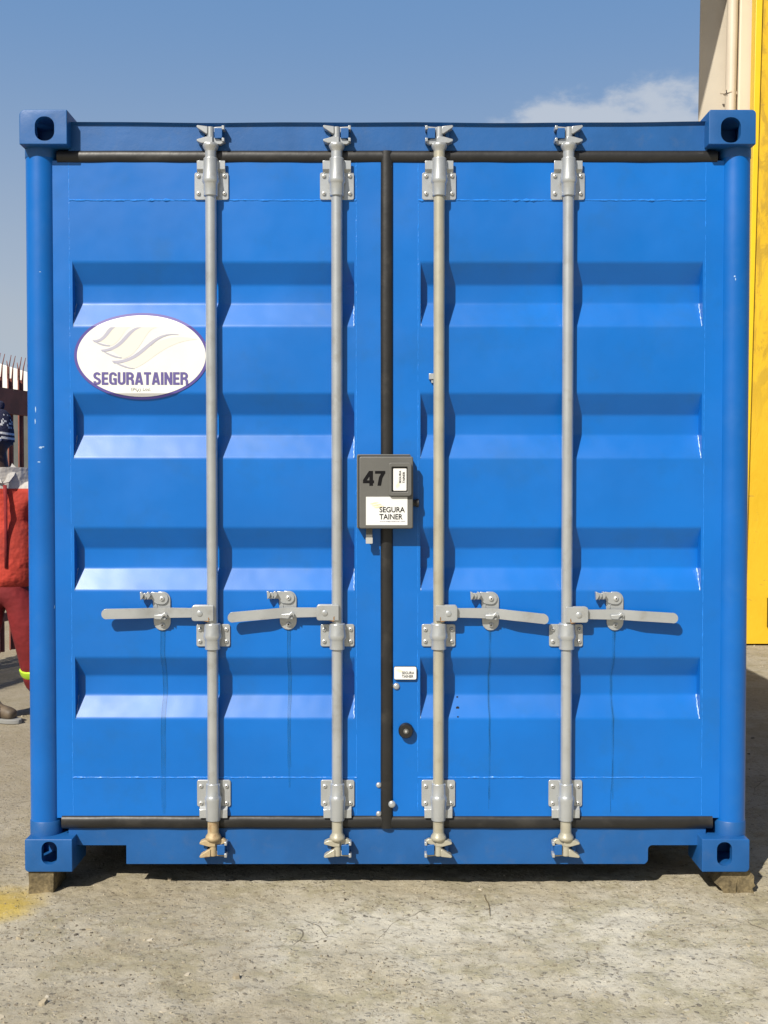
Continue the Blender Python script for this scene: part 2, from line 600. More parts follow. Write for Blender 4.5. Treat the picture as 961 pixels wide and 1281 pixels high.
base = mix_n(t, math_n(t, 'MULTIPLY', math_n(t, 'MULTIPLY', pit, clus2), 0.7), base, (0.075, 0.06, 0.04))
# far part of the yard is mixed towards dark grey
sg = nd(t, 'ShaderNodeSeparateXYZ')
t.links.new(co, sg.inputs[0])
gwob = math_n(t, 'ADD', sg.outputs[1], math_n(t, 'MULTIPLY', gnoise(1.2), 0.5))
base = mix_n(t, math_n(t, 'MULTIPLY', map_n(t, gwob, 0.9, 1.5), 0.30), base, (0.22, 0.205, 0.18))
# patch of yellow overspray beside the left timber block
ys = P(-6, 1131, 0.0)
ycx = ys.x
ydx = math_n(t, 'DIVIDE', math_n(t, 'SUBTRACT', sg.outputs[0], ycx), 0.215)
ydy = math_n(t, 'DIVIDE', math_n(t, 'SUBTRACT', sg.outputs[1], -0.10), 0.21)
yr = math_n(t, 'ADD', math_n(t, 'MULTIPLY', ydx, ydx), math_n(t, 'MULTIPLY', ydy, ydy))
yr = math_n(t, 'ADD', yr, math_n(t, 'MULTIPLY', gnoise(16.0, 7.0, 0.7), 0.9))
base = mix_n(t, map_n(t, yr, 1.6, 0.4, 0.0, 0.95), base, (0.62, 0.44, 0.03))
# rougher brown patch at the near left, brown dust swept up along the container, a few hairline cracks
wob1 = math_n(t, 'ADD', sg.outputs[0], math_n(t, 'MULTIPLY', math_n(t, 'SUBTRACT', gnoise(5.0, 7.0, 0.65), 0.5), 0.55))
lim = math_n(t, 'ADD', wob1, math_n(t, 'MULTIPLY', sg.outputs[1], 0.35))
patch = map_n(t, lim, -0.40, -0.62)
base = mix_n(t, math_n(t, 'MULTIPLY', patch, 0.30), base, (0.20, 0.158, 0.10))
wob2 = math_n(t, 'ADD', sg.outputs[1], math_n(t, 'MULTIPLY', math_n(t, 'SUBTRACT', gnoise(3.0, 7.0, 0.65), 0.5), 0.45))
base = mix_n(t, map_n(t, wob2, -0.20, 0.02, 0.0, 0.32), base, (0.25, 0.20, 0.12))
vc = gvor(1.7, 'DISTANCE_TO_EDGE')
crk = math_n(t, 'MULTIPLY', map_n(t, vc.outputs['Distance'], 0.0035, 0.0005), map_n(t, gnoise(1.3, 3.0), 0.50, 0.60))
base = mix_n(t, math_n(t, 'MULTIPLY', crk, 0.75), base, (0.07, 0.055, 0.036))
t.links.new(base, b.inputs['Base Color'])
bn1 = nd(t, 'ShaderNodeBump', Strength=0.6, Distance=0.010)
t.links.new(gnoise(60.0, 8.0, 0.72), bn1.inputs['Height'])
bn2 = nd(t, 'ShaderNodeBump', Strength=0.7, Distance=0.004)
t.links.new(math_n(t, 'ADD', math_n(t, 'MULTIPLY', stone, 1.0), math_n(t, 'MULTIPLY', speck, 0.5)), bn2.inputs['Height'])
t.links.new(bn1.outputs[0], bn2.inputs['Normal'])
t.links.new(bn2.outputs[0], b.inputs['Normal'])
g = link('ground', me, gm, smooth=True, angle=80)
g['kind'] = 'structure'

# ------------------------------------------------------------------ shipping container
CW = 1.219
Y_DOOR = 0.054                      # outer surface of the doors
Y_ROD = 0.0335                      # axis of the locking rods
T_REC = 0.041                       # depth of the pressed recesses
ZB = Z(1091, 0.0)
ZT = Z(137, 0.0)
LEN = 6.06
box_c = thing('shipping_container', 'blue steel shipping container standing closed on timber blocks, its doors facing the camera', 'container', (0, 0, ZB))


# corner castings -------------------------------------------------
def casting(x0, x1, y0, y1, z0, z1, hole, outer, r_edge=0.0045):
    mb = MB()
    top = z0 > 1
    big, sm = 0.020, 0.003
    rc = {(-1, True): (sm, sm, sm, big), (1, True): (sm, sm, 0.014, 0.008), (-1, False): (0.014, sm, sm, 0.006), (1, False): (sm, 0.014, 0.006, sm)}[(outer, top)]
    mb.prism(rrect(x0, x1, z0, z1, rc, 5), y0, y1)
    o = mb.build('corner_casting', M['frame'])
    bv = o.modifiers.new('b', 'BEVEL')
    bv.width = r_edge
    bv.segments = 3
    bv.limit_method = 'ANGLE'
    bv.angle_limit = R(40)
    cutters = []
    w = 0.021
    c = MB()
    c.box(x0 + w, x1 - w, y0 + w + 0.004, y1 - w, z0 + w, z1 - w)
    cutters.append(c.build('c', M['frame']))
    hx0, hx1, hz0, hz1 = hole
    c = MB()
    c.prism(rrect(hx0, hx1, hz0, hz1, (hx1 - hx0) * 0.46, 8), y0 - 0.03, y0 + 0.06)
    cutters.append(c.build('c', M['frame']))
    # side aperture
    c = MB()
    yy0, yy1 = y0 + 0.052, y1 - 0.045
    zz0, zz1 = hz0 - 0.004, hz1 + 0.004
    poly = rrect(yy0, yy1, zz0, zz1, 0.033, 6)
    xa, xb = (x0 - 0.03, x0 + 0.06) if outer < 0 else (x1 - 0.06, x1 + 0.03)
    n = len(poly)
    c.add([(xa, p[0], p[1]) for p in poly] + [(xb, p[0], p[1]) for p in poly],
          [tuple(range(n)), tuple(range(2 * n - 1, n - 1, -1))] + [((i + 1) % n, i, i + n, (i + 1) % n + n) for i in range(n)])
    cutters.append(c.build('c', M['frame']))
    for k in cutters:
        m_ = o.modifiers.new('x', 'BOOLEAN')
        m_.operation = 'DIFFERENCE'
        m_.object = k
        m_.solver = 'EXACT'
    me = evaluated(o)
    me.materials.clear()
    for k in cutters:
        bpy.data.objects.remove(k)
    bpy.data.objects.remove(o)
    return link('corner_casting', me, M['frame'], box_c, angle=35)


CH = 0.1185
def hole_px(a, b_, c_, d_):
    return (X(a, 0.0, (c_ + d_) / 2), X(b_, 0.0, (c_ + d_) / 2), Z(d_, 0.0), Z(c_, 0.0))


xl0, xl1 = X(24, 0, 160), X(84, 0, 160)
xr0, xr1 = X(887, 0, 160), X(946, 0, 160)
ztl = Z(180.5, 0.0)
casting(xl0, xl1, 0, 0.178, ztl, ZT, hole_px(43.5, 68, 145.5, 176), -1)
casting(xr0, xr1, 0, 0.178, ztl, ZT, hole_px(902, 927, 146.5, 178.5), 1)
zbu = Z(1050, 0.0)
bxl0, bxl1 = X(31, 0, 1070), X(90.5, 0, 1070)
bxr0, bxr1 = X(878.5, 0, 1070), X(938, 0, 1070)
casting(bxl0, bxl1, 0, 0.178, ZB, zbu, hole_px(52, 71.5, 1053, 1081.5), -1)
casting(bxr0, bxr1, 0, 0.178, ZB, zbu, hole_px(897, 916, 1053.5, 1083), 1)
for xa, xb, za, zb_, s in ((xl0, xl1, ztl, ZT, -1), (xr0, xr1, ztl, ZT, 1), (bxl0, bxl1, ZB, zbu, -1), (bxr0, bxr1, ZB, zbu, 1)):
    mb = MB()
    mb.box(xa, xb, LEN - 0.178, LEN, za, zb_)
    mb.build('corner_casting', M['frame'], box_c, bevel=0.012)

# corner posts ---------------------------------------------------
def corner_post(pa, pb, side):
    """pa, pb: photo x of the post's edges at mid height"""
    x0, x1 = X(pa, 0.087, 604), X(pb, 0.087, 604)
    cx, r = (x0 + x1) / 2, (x1 - x0) / 2
    yc = 0.030 + r
    mb = MB()
    mb.lathe([(r, zbu - 0.006), (r, ztl + 0.004)], (cx, yc, 0), n=56)
    xa, xb = (cx - r + 0.004, cx + r * 0.7) if side < 0 else (cx - r * 0.7, cx + r - 0.004)
    mb.box(xa, xb, yc, yc + 0.09, zbu - 0.004, ztl + 0.003)
    o = mb.build('corner_post', M['post'], box_c, angle=50)
    # sleeves welded to the castings
    for z0, z1 in ((zbu - 0.004, Z(1029, yc - r)), (Z(195, yc - r), ztl + 0.003)):
        mb = MB()
        mb.lathe([(r + 0.002, z0), (r + 0.002, z1 - 0.002), (r + 0.0005, z1)] if z0 < 1 else [(r + 0.0005, z0), (r + 0.002, z0 + 0.002), (r + 0.002, z1)], (cx, yc, 0), n=56)
        mb.build('weld_sleeve', M['frame'], o)
    rc_ = random.Random(int(pa))
    for px_, py_, w_, h_ in (((51, 560, 3.2, 1.5), (54, 559, 2, 0.8), (44.5, 512, 1.0, 5), (44, 527, 1.0, 4), (49, 578, 3, 0.7), (50, 340, 2.2, 0.6), (66, 760, 0.8, 3))
                             if side < 0 else ((919.5, 345.5, 1.9, 1.2), (920.3, 349, 0.9, 2.4), (903, 610, 0.7, 2.5))):
        q0 = P(px_, py_, yc - r)
        m_ = MB()
        vs = []
        aw, hh = w_ / 380 / r, h_ / 380
        n_ = 9
        am = math.asin(max(-0.95, min(0.95, (q0.x - cx) / r)))
        for i in range(n_):
            t_ = 2 * PI * i / n_
            k_ = rc_.uniform(0.6, 1.1)
            a_ = am + aw * math.cos(t_) * k_ / 1.4
            vs.append((cx + (r + 0.0004) * math.sin(a_), yc - (r + 0.0004) * math.cos(a_), q0.z + hh * math.sin(t_) * k_))
        m_.add(vs, [tuple(range(n_))])
        m_.build('paint_chip', M['chip'], o)
    return cx, r, yc


lp = corner_post(36.8, 75.0, -1)
rp = corner_post(896.5, 934.0, 1)
for cx, r, yc in (lp, rp):
    mb = MB()
    mb.box(cx - 0.05, cx + 0.05, LEN - 0.12, LEN - 0.01, zbu - 0.004, ztl + 0.004)
    mb.build('corner_post', M['side'], box_c, bevel=0.01)

# header ---------------------------------------------------------
mb = MB()
yh = 0.053
zh0, zh1, zh2 = Z(189.5, yh), Z(156.5, yh), Z(152.3, 0.042)
xh0, xh1 = xl1 - 0.01, xr0 + 0.01
prof = [(yh, zh0), (yh, zh1), (0.042, zh2), (0.053, zh2 + 0.002), (0.176, zh2 + 0.002), (0.176, zh0)]
vs = []
NX = 24
for i in range(NX + 1):
    xx = xh0 + (xh1 - xh0) * i / NX
    for j, (y, z) in enumerate(prof):
        w = 0.0012 * math.sin(xx * 5.3 + j) + 0.0008 * math.sin(xx * 13.1) if j in (1, 2, 3) else 0
        vs.append((xx, y, z + w - (0.003 * (1 - (xx / 1.1) ** 2) if j in (1, 2, 3) else 0)))
fs = []
k = len(prof)
for i in range(NX):
    for j in range(k):
        fs.append((i * k + j, i * k + (j + 1) % k, (i + 1) * k + (j + 1) % k, (i + 1) * k + j))
fs += [tuple(range(k)), tuple(NX * k + j for j in range(k))]
mb.add(vs, fs)
header = mb.build('header_beam', M['frame'], box_c, angle=25)

# sill -----------------------------------------------------------
ysl = 0.060
zs_top, zs_n, zs_b = Z(1036, ysl), Z(1057.5, ysl), Z(1081, ysl)
xs = [X(p, ysl, 1060) for p in (86, 158, 811, 883)]
rr_ = 0.018
poly = [(xs[0], zs_top), (xs[0], zs_n), (xs[1], zs_n), (xs[1], zs_b), (xs[2] - rr_ * 0.5, zs_b)] \
    + arc(xs[2] - rr_, zs_b + rr_, rr_, 300, 355, 4) + arc(xs[2] + rr_ * 0.8, zs_n - rr_ * 0.8, rr_ * 0.8, 175, 95, 4) \
    + [(xs[3], zs_n), (xs[3], zs_top)]
mb = MB()
mb.prism(poly, ysl, ysl + 0.11)
sill = mb.build('door_sill', M['frame'], box_c, bevel=0.004, angle=30)
mb = MB()
mb.box(-CW + 0.02, CW - 0.02, 0.2, LEN - 0.03, zs_b + 0.02, zs_top - 0.01)
for k in range(14):
    y = 0.35 + k * 0.41
    mb.box(-CW + 0.04, CW - 0.04, y, y + 0.05, ZB + 0.03, zs_b + 0.021)
mb.build('floor', M['underside'], box_c)
for s in (-1, 1):
    mb = MB()
    x0, x1 = sorted((s * (CW - 0.045), s * (CW - 0.008)))
    mb.box(x0, x1, 0.179, LEN - 0.179, ZB + 0.012, zbu + 0.05)
    mb.build('side_rail', M['frame'], box_c, bevel=0.004)
    mb = MB()
    mb.box(x0, x1, 0.179, LEN - 0.179, ZT - 0.085, ZT - 0.012)
    mb.build('side_rail', M['frame'], box_c, bevel=0.004)
    # corrugated side wall
    mb = MB()
    pts = []
    y = 0.18
    xo, xi = s * (CW - 0.012), s * (CW - 0.048)
    while y < LEN - 0.45:
        pts += [(xo, y), (xo, y + 0.072), (xi, y + 0.14), (xi, y + 0.212)]
        y += 0.28
    pts += [(xo, y), (xo, LEN - 0.15)]
    vs = [(a, b_, zbu + 0.05) for a, b_ in pts] + [(a, b_, ZT - 0.085) for a, b_ in pts]
    n = len(pts)
    mb.add(vs, [(i, i + 1, i + 1 + n, i + n) for i in range(n - 1)])
    mb.build('side_wall', M['side'], box_c, smooth=False)
mb = MB()
mb.box(-CW + 0.03, CW - 0.03, 0.177, LEN - 0.02, ZT - 0.05, ZT - 0.028)
mb.build('roof', M['side'], box_c)
mb = MB()
mb.box(-CW + 0.06, CW - 0.06, LEN - 0.06, LEN - 0.02, ZB + 0.1, ZT - 0.06)
mb.build('end_wall', M['side'], box_c)

# doors ----------------------------------------------------------
REC = [(328, 357, 380, 408), (492, 519.5, 544.5, 573), (660, 686, 710.5, 738.5), (822.5, 845, 868.5, 899)]
RECZ = [(Z(a, Y_DOOR), Z(b_, Y_DOOR + T_REC), Z(c_, Y_DOOR + T_REC), Z(d_, Y_DOOR)) for a, b_, c_, d_ in REC]
D_TOP, D_BOT = Z(201.0, Y_DOOR), Z(1023, Y_DOOR)


def surf_y(z):
    for a, b_, c_, d_ in RECZ:
        if d_ < z < a:
            if z > b_:
                return Y_DOOR + T_REC * (a - z) / (a - b_)
            if z < c_:
                return Y_DOOR + T_REC * (z - d_) / (c_ - d_)
            return Y_DOOR + T_REC
    return Y_DOOR


def fillet(pts, r=0.010, n=3):
    out_ = [pts[0]]
    for i in range(1, len(pts) - 1):
        p, a, c_ = Vector(pts[i]), Vector(pts[i - 1]), Vector(pts[i + 1])
        d1, d2 = (a - p), (c_ - p)
        rr1 = min(r, d1.length * 0.45, d2.length * 0.45)
        q0, q1 = p + d1.normalized() * rr1, p + d2.normalized() * rr1
        for j in range(n + 1):
            t_ = j / n
            out_.append(tuple(q0 * (1 - t_) ** 2 + p * 2 * t_ * (1 - t_) + q1 * t_ ** 2))
    out_.append(pts[-1])
    return out_


def make_door(xa, xb, ra, rb, seam_a, seam_b, sheen):
    """xa..xb door leaf, ra..rb the pressed panel"""
    mb = MB()
    dep = 0.075
    # pressed profile as a strip from top to bottom
    prof = [(Y_DOOR, D_TOP)]
    for a, b_, c_, d_ in RECZ:
        prof += [(Y_DOOR, a), (Y_DOOR + T_REC, b_), (Y_DOOR + T_REC, c_), (Y_DOOR, d_)]
    prof.append((Y_DOOR, D_BOT))
    pf = fillet(prof, 0.007)
    n = len(pf)
    vs = [(x, y, z) for x in (ra, rb) for y, z in pf]
    mb.add(vs, [(i, i + 1, i + 1 + n, i + n) for i in range(n - 1)])
    # flat frame members left and right of the panel
    for x0, x1 in ((xa, ra), (rb, xb)):
        mb.add([(x0, Y_DOOR, z) for y, z in pf] + [(x1, Y_DOOR, z) for y, z in pf], [(i, i + 1, i + 1 + n, i + n) for i in range(n - 1)])
    # closed ends of the recesses
    for x in (ra, rb):
        for a, b_, c_, d_ in RECZ:
            loop = [(x, y, z) for y, z in pf if d_ - 0.008 <= z <= a + 0.008]
            mb.add(loop, [tuple(range(len(loop)))])
    # edges and back
    y1 = Y_DOOR + dep
    mb.add([(xa, Y_DOOR, D_BOT), (xa, Y_DOOR, D_TOP), (xa, y1, D_TOP), (xa, y1, D_BOT),
            (xb, Y_DOOR, D_BOT), (xb, Y_DOOR, D_TOP), (xb, y1, D_TOP), (xb, y1, D_BOT)],
           [(0, 1, 2, 3), (4, 5, 6, 7), (1, 5, 6, 2), (0, 4, 7, 3), (2, 3, 7, 6)])
    me = bpy.data.meshes.new('door')
    me.from_pydata(mb.v, [], mb.f)
    bm = bmesh.new()
    bm.from_mesh(me)
    bmesh.ops.remove_doubles(bm, verts=bm.verts, dist=0.0002)
    bmesh.ops.recalc_face_normals(bm, faces=bm.faces)
    bm.to_mesh(me)
    bm.free()
    d = link('door', me, M['door'], box_c, angle=28)
    # weld beads
    rnd = random.Random(int(seam_a * 1000))

    def bead(p0, p1, r0):
        m_ = MB()
        N = int((Vector(p1) - Vector(p0)).length / 0.012)
        pts, rs = [], []
        for i in range(N + 1):
            p = Vector(p0).lerp(Vector(p1), i / N)
            p += Vector((rnd.uniform(-1, 1), 0, rnd.uniform(-1, 1))) * 0.0007
            pts.append(p)
            rs.append(r0 * rnd.choice((0.5, 0.6, 0.7, 0.8, 0.9, 1.0, 1.7 if rnd.random() < 0.3 else 1.0)))
        m_.tube(pts, rs, 6)
        m_.build('weld_seam', M['weld'], d)
    bead((seam_a, Y_DOOR, Z(250.5, Y_DOOR)), (seam_b, Y_DOOR, Z(250.5, Y_DOOR)), 0.0030)
    bead((seam_a, Y_DOOR, Z(972.5, Y_DOOR)), (seam_b, Y_DOOR, Z(972.5, Y_DOOR)), 0.0024)
    for sx_ in (seam_a, seam_b):
        bead((sx_, Y_DOOR + 0.0006, D_TOP - 0.005), (sx_, Y_DOOR + 0.0006, D_BOT + 0.01), 0.0013)
    # pale beads standing for white glints and nicks at the recess ends
    for x, amt in ((rb - 0.002, 0.62), (ra + 0.002, 0.3)):
        for a, b_, c_, d_ in RECZ:
            m_ = MB()
            pts, rs = [], []
            for i in range(15):
                t_ = i / 14
                pts.append((x + rnd.uniform(-1, 1) * 0.0012, Y_DOOR + T_REC * (1 - t_) - 0.0006, c_ + (d_ - c_) * t_))
                rs.append(amt * rnd.choice((0.0008, 0.0016, 0.0022, 0.0034)))
            m_.tube(pts, rs, 6)
            m_.build('glint_bead', M['glint_bead'], d)
    return d


door_l = make_door(lp[0] + lp[1] * 0.80, X(477.5, Y_DOOR), X(92.5, Y_DOOR), X(443.5, Y_DOOR), X(88.8, Y_DOOR), X(446, Y_DOOR), 0)
door_r = make_door(X(490.5, Y_DOOR), rp[0] - rp[1] * 0.80, X(526, Y_DOOR), X(877.5, Y_DOOR), X(523, Y_DOOR), X(880.5, Y_DOOR), 1)

# rubber seals ---------------------------------------------------
def seal(x0, x1, z0, z1, y, r=0.006, horizontal=True):
    mb = MB()
    prof = []
    h = (z1 - z0) if horizontal else (x1 - x0)
    for i in range(13):
        a = PI * i / 12
        prof.append((-math.cos(a) * h / 2, -math.sin(a) ** 0.6 * 0.022))
    N = 60
    vs = []
    L = (x1 - x0) if horizontal else (z1 - z0)
    for i in range(N + 1):
        t_ = i / N
        wob = 0.0006 * math.sin(t_ * 17 + h * 90) + 0.0003 * math.sin(t_ * 47)
        for u, w in prof:
            if horizontal:
                vs.append((x0 + L * t_, y + w + wob, (z0 + z1) / 2 + u + wob * 0.7))
            else:
                vs.append(((x0 + x1) / 2 + u + wob * 0.5, y + w + wob, z0 + L * t_))
    k = len(prof)
    fs = [(i * k + j, i * k + j + 1, (i + 1) * k + j + 1, (i + 1) * k + j) for i in range(N) for j in range(k - 1)]
    fs += [(i * k + k - 1, i * k, (i + 1) * k, (i + 1) * k + k - 1) for i in range(N)]
    fs += [tuple(range(k)), tuple(N * k + j for j in range(k))]
    mb.add(vs, fs)
    return mb


yg = Y_DOOR + 0.012
xc0, xc1 = X(476, yg - 0.02), X(492, yg - 0.02)
xg0, xg1 = X(76, yg), X(893, yg)
zt0, zt1 = Z(204, yg - .01), Z(188, yg - .01)
zb0, zb1 = Z(1036.5, yg - .01), Z(1019.5, yg - .01)
seal(xg0, (xc0 + xc1) / 2 - 0.002, zt0, zt1, yg).build('rubber_seal', M['rubber'], door_l, angle=60)
seal(xg0, (xc0 + xc1) / 2 - 0.004, zb0, zb1, yg).build('rubber_seal', M['rubber'], door_l, angle=60)
seal((xc0 + xc1) / 2 + 0.002, xg1, zt0, zt1, yg).build('rubber_seal', M['rubber'], door_r, angle=60)
seal((xc0 + xc1) / 2 - 0.003, xg1, zb0 - 0.001, zb1 - 0.001, yg + 0.001).build('rubber_seal', M['rubber'], door_r, angle=60)
seal(xc0, xc1, zb0 + 0.004, zt1 - 0.004, yg - 0.003, horizontal=False).build('rubber_seal', M['rubber'], door_r, angle=60)
# backing behind the gap so that nothing shows through
mb = MB()
mb.box(xl1 - 0.08, xr0 + 0.08, 0.14, 0.147, zs_top - 0.02, zh0 + 0.02)
mb.build('door_rebate', M['underside'], box_c)


# stains running down from the handle catches
def strip_mat(name, col, a):
    m = mat(name, col, rough=0.35)
    t_ = m.node_tree
    b_ = t_.nodes['Principled BSDF']
    c_ = nd(t_, 'ShaderNodeTexCoord')
    n_ = nd(t_, 'ShaderNodeTexNoise', Scale=14.0, Detail=5.0)
    t_.links.new(c_.outputs['Object'], n_.inputs['Vector'])
    t_.links.new(map_n(t_, n_.outputs['Fac'], 0.3, 0.65, a * 0.35, a), b_.inputs['Alpha'])
    return m


M['stain'] = strip_mat('water stain', (0.008, 0.07, 0.16), 0.55)
M['stainwide'] = strip_mat('broad water stain', (0.010, 0.115, 0.24), 0.22)
M['stainedge'] = strip_mat('stain edge', (0.010, 0.09, 0.19), 0.45)


def stain(px0, px1, w0, py0, py1, parent, curve=0.0, mk='stain'):
    mb = MB()
    N = 90
    vs = []
    r_ = random.Random(int(px0))
    ph = r_.random() * 6
    for i in range(N + 1):
        t_ = i / N
        z = Z(py0 + (py1 - py0) * t_, Y_DOOR)
        xm = X(px0 + (px1 - px0) * t_, Y_DOOR, 604) + curve * math.sin(t_ * 9 + ph) * t_ + 0.0006 * math.sin(t_ * 40)
        y = surf_y(z) - 0.0015
        w = w0 * (1 - 0.45 * t_)
        vs += [(xm - w / 2, y, z), (xm + w / 2, y, z)]
    mb.add(vs, [(2 * i, 2 * i + 1, 2 * i + 3, 2 * i + 2) for i in range(N)])
    mb.build('water_stain', M[mk], parent)


stain(202.8, 203, 0.0170, 788, 1018, door_l, 0.0003, 'stainwide')
stain(361, 361.3, 0.0110, 786, 985, door_l, 0.0003, 'stainwide')
for q_ in (200.3, 205.3):
    stain(q_, q_ + 0.2, 0.0026, 788, 1010, door_l, 0.0004, 'stainedge')
for q_ in (359.3, 362.7):
    stain(q_, q_ + 0.2, 0.0022, 786, 960, door_l, 0.0004, 'stainedge')
stain(613.5, 613, 0.011, 788, 1000, door_r, 0.0004, 'stainwide')
stain(769, 768, 0.012, 787, 1000, door_r, 0.0004, 'stainwide')
stain(613.5, 613, 0.0026, 788, 1012, door_r, 0.0025)
stain(770, 767, 0.0030, 787, 1016, door_r, 0.004)

# ------------------------------------------------------------------ locking gear
RODS = [265.3, 421.8, 549.2, 709.8]


def bolt(parent, x, y, z, r=0.0072, n=16):
    mb = MB()
    mb.lathe([(r, 0), (r, 0.0028), (r * 0.8, 0.0050), (r * 0.45, 0.0062)], (x, y, z), 'y', n)
    mb.lathe([(r * 0.36, 0.0058), (r * 0.34, 0.0066)], (x, y, z), 'y', 6, mi=1)
    return mb.build('bolt', [M['zinc'], M['socket']], parent, angle=50)


YR = -(Y_DOOR - Y_ROD)              # rod axis relative to the door surface


def bracket(kind):
    """origin on the door surface at the rod's x, z at the plate's middle"""
    mb = MB()
    k = 1 / 368.0
    w = 21 * k
    if kind == 'mid':
        mb.prism(rrect(-w, w, -14 * k, 14 * k, 0.007), -0.006, 0.0)
        prof = [(0.022, -17), (0.0258, -16.5), (0.0258, -6), (0.0275, -4.5), (0.0312, -1.5), (0.0308, 1.5), (0.0285, 6), (0.0272, 15), (0.0235, 16)]
        bolts = [(-16.5, 7.5), (16.5, 7.5), (-16.5, -7.5), (16.5, -7.5)]
    else:
        s = 1 if kind == 'top' else -1
        pl = rrect(-w, w, -23.5 * k, 10 * k, 0.007)
        pl = [(x, z * s) for x, z in pl]
        mb.prism(pl, -0.006, 0.0)
        # joggled ears lifting over the seal
        for sx_ in (-1, 1):
            xa, xb = sorted((sx_ * 17.5 * k, sx_ * 8 * k))
            vs = []
            for z, y in ((9.0, -0.0062), (13, -0.017), (23.5, -0.017)):
                for yy in (y, y + 0.005):
                    vs += [(xa, yy, z * k * s), (xb, yy, z * k * s)]
            mb.add(vs, [(0, 1, 5, 4), (4, 5, 9, 8), (2, 6, 7, 3), (6, 10, 11, 7), (0, 4, 6, 2), (4, 8, 10, 6), (1, 3, 7, 5), (5, 7, 11, 9), (8, 9, 11, 10), (0, 2, 3, 1)])
        prof = [(0.0215, -21), (0.0242, -20.5), (0.0246, -6.5), (0.0262, -5.2), (0.0292, -3.2), (0.0288, -0.5), (0.0270, 5), (0.0252, 14), (0.0245, 25), (0.0215, 26)]
        if s < 0:
            prof = [(r, -h) for r, h in prof[::-1]]
        bolts = [(-16, 5.5 * s), (16, 5.5 * s), (-16, -16 * s), (16, -16 * s)]
    mb.lathe([(r, h * k) for r, h in prof], (0, YR, 0), 'z', 36)
    o = mb.build('rod_bracket', M['silver'], box_c, bevel=0.0012, angle=40)
    for bx, bz in bolts:
        bolt(o, bx * k, -0.006, bz * k)
    return o


first = {}


def put(kind, builder, loc):
    if kind not in first:
        first[kind] = builder()
        first[kind].location = Vector(loc) - box_c.location
        return first[kind]
    return copy_part(first[kind], box_c, loc)


for i, px in enumerate(RODS):
    for kind, py, dxp in (('top', 226.5, 0.6), ('mid', 794.5, 1.2), ('bottom', 998.5, 1.8)):
        xx = P(px, py, Y_ROD).x
        xr = P(px, 604, Y_ROD).x
        put(kind, lambda kind=kind: bracket(kind), (xr, Y_DOOR, Z(py, Y_DOOR)))


def claw(s, flip, mats):
    """locking cam: origin on the rod axis at the flange, s = +1 up, flip mirrors left and right"""
    k = 1 / 368.0
    mb = MB()
    mb.lathe([(0.0185, -8 * k), (0.019, -4 * k), (0.0255, -0.5 * k), (0.027, 2 * k), (0.024, 4.5 * k), (0.016, 5.5 * k)] if s > 0 else
             [(0.016, -5.5 * k), (0.024, -4.5 * k), (0.027, -2 * k), (0.0255, 0.5 * k), (0.019, 4 * k), (0.0185, 8 * k)], (0, 0, 0), 'z', 30)
    z0, z1 = sorted((4 * k * s, 24.5 * k * s))
    mb.lathe([(0.0125, z0), (0.0125, z1)], (0, 0, 0), 'z', 20)
    # two forked lugs
    def lug(pts, y0, y1):
        mb.prism([(x * k * flip, z * k * s) for x, z in pts], y0, y1)
    lug([(-3, 24.5), (-15.5, 26), (-17, 24.5), (-15.5, 22.5), (-5, 15.5), (-3, 15.5)], -0.014, 0.016)
    lug([(3, 4.5), (-11, 4.0), (-16.5, 6.5), (-16.5, 8.8), (-14, 9.5), (-5, 12), (3, 12)], -0.014, 0.016)
    lug([(3, 24.5), (15, 25.5), (16.5, 24), (15, 22), (6, 18), (3, 18)], -0.004, 0.015)
    lug([(3, 4.5), (12, 3.2), (16, 5.5), (16, 8), (6, 12), (3, 12)], -0.004, 0.015)
    return mb.build('locking_cam', mats, None, bevel=0.0018)


def keeper(s, flip, parent, loc):
    k = 1 / 368.0
    mb = MB()
    q_ = lambda pts, y0, y1, mi=0: mb.prism([(x * k * flip, z * k * s) for x, z in pts], y0, y1, mi)
    q_(((-13.5, 9), (17.8, 9), (17.8, 24), (-13.5, 24)), 0.0175, 0.030)
    q_(((5.2, 10), (14.8, 10), (14.8, 22.5), (5.2, 22.5)), -0.012, 0.0185)
    q_(((-12.5, 11.5), (-7.5, 11.5), (-7.5, 20), (-12.5, 20)), 0.006, 0.0185)
    q_(((14.2, 20.5), (17.5, 20.5), (17.5, 25.5), (14.2, 25.5)), -0.014, 0.0182, 1)
    q_(((14.2, 6.0), (17.5, 6.0), (17.5, 10.5), (14.2, 10.5)), -0.014, 0.0182, 1)
    return mb.build('cam_keeper', [M['frame'], M['silver']], parent, loc=loc, bevel=0.0015)


ZCT, ZCB = Z(184.5, Y_ROD), Z(1046, Y_ROD)
for i, px in enumerate(RODS):
    xr = P(px, 604, Y_ROD).x
    flip = 1 if i < 2 else -1
    mb = MB()
    r0 = 0.0188
    rodm = [M['silver'], M['silver'], M['oldsilver'], M['silver']][i]
    zr = Z(1024, Y_ROD)
    mb.lathe([(r0, zr), (r0, ZCT - 0.012)], (xr, Y_ROD, 0), 'z', 36)
    rod = mb.build('lock_rod', rodm, box_c)
    mb = MB()
    mb.lathe([(r0, ZCB + 0.012), (r0, zr)], (xr, Y_ROD, 0), 'z', 36)
    lowm = M['rust'] if i == 0 else M['oldsilver']
    e = mb.build('rod_end', lowm, rod)
    if i == 0:
        e['label'] = 'rust stained lower end of the first rod from the left'
    c = claw(1, flip, M['silver'])
    c.parent = rod
    c.location = (xr, Y_ROD, ZCT)
    c = claw(-1, flip, lowm)
    c.parent = rod
    c.location = (xr, Y_ROD, ZCB)
    if i == 0:
        c['label'] = 'rust stained lower cam of the first rod from the left'
    rod.location = -Vector(box_c.location)
    keeper(1, flip, header, (xr, Y_ROD, ZCT))
    keeper(-1, flip, sill, (xr, Y_ROD, ZCB))

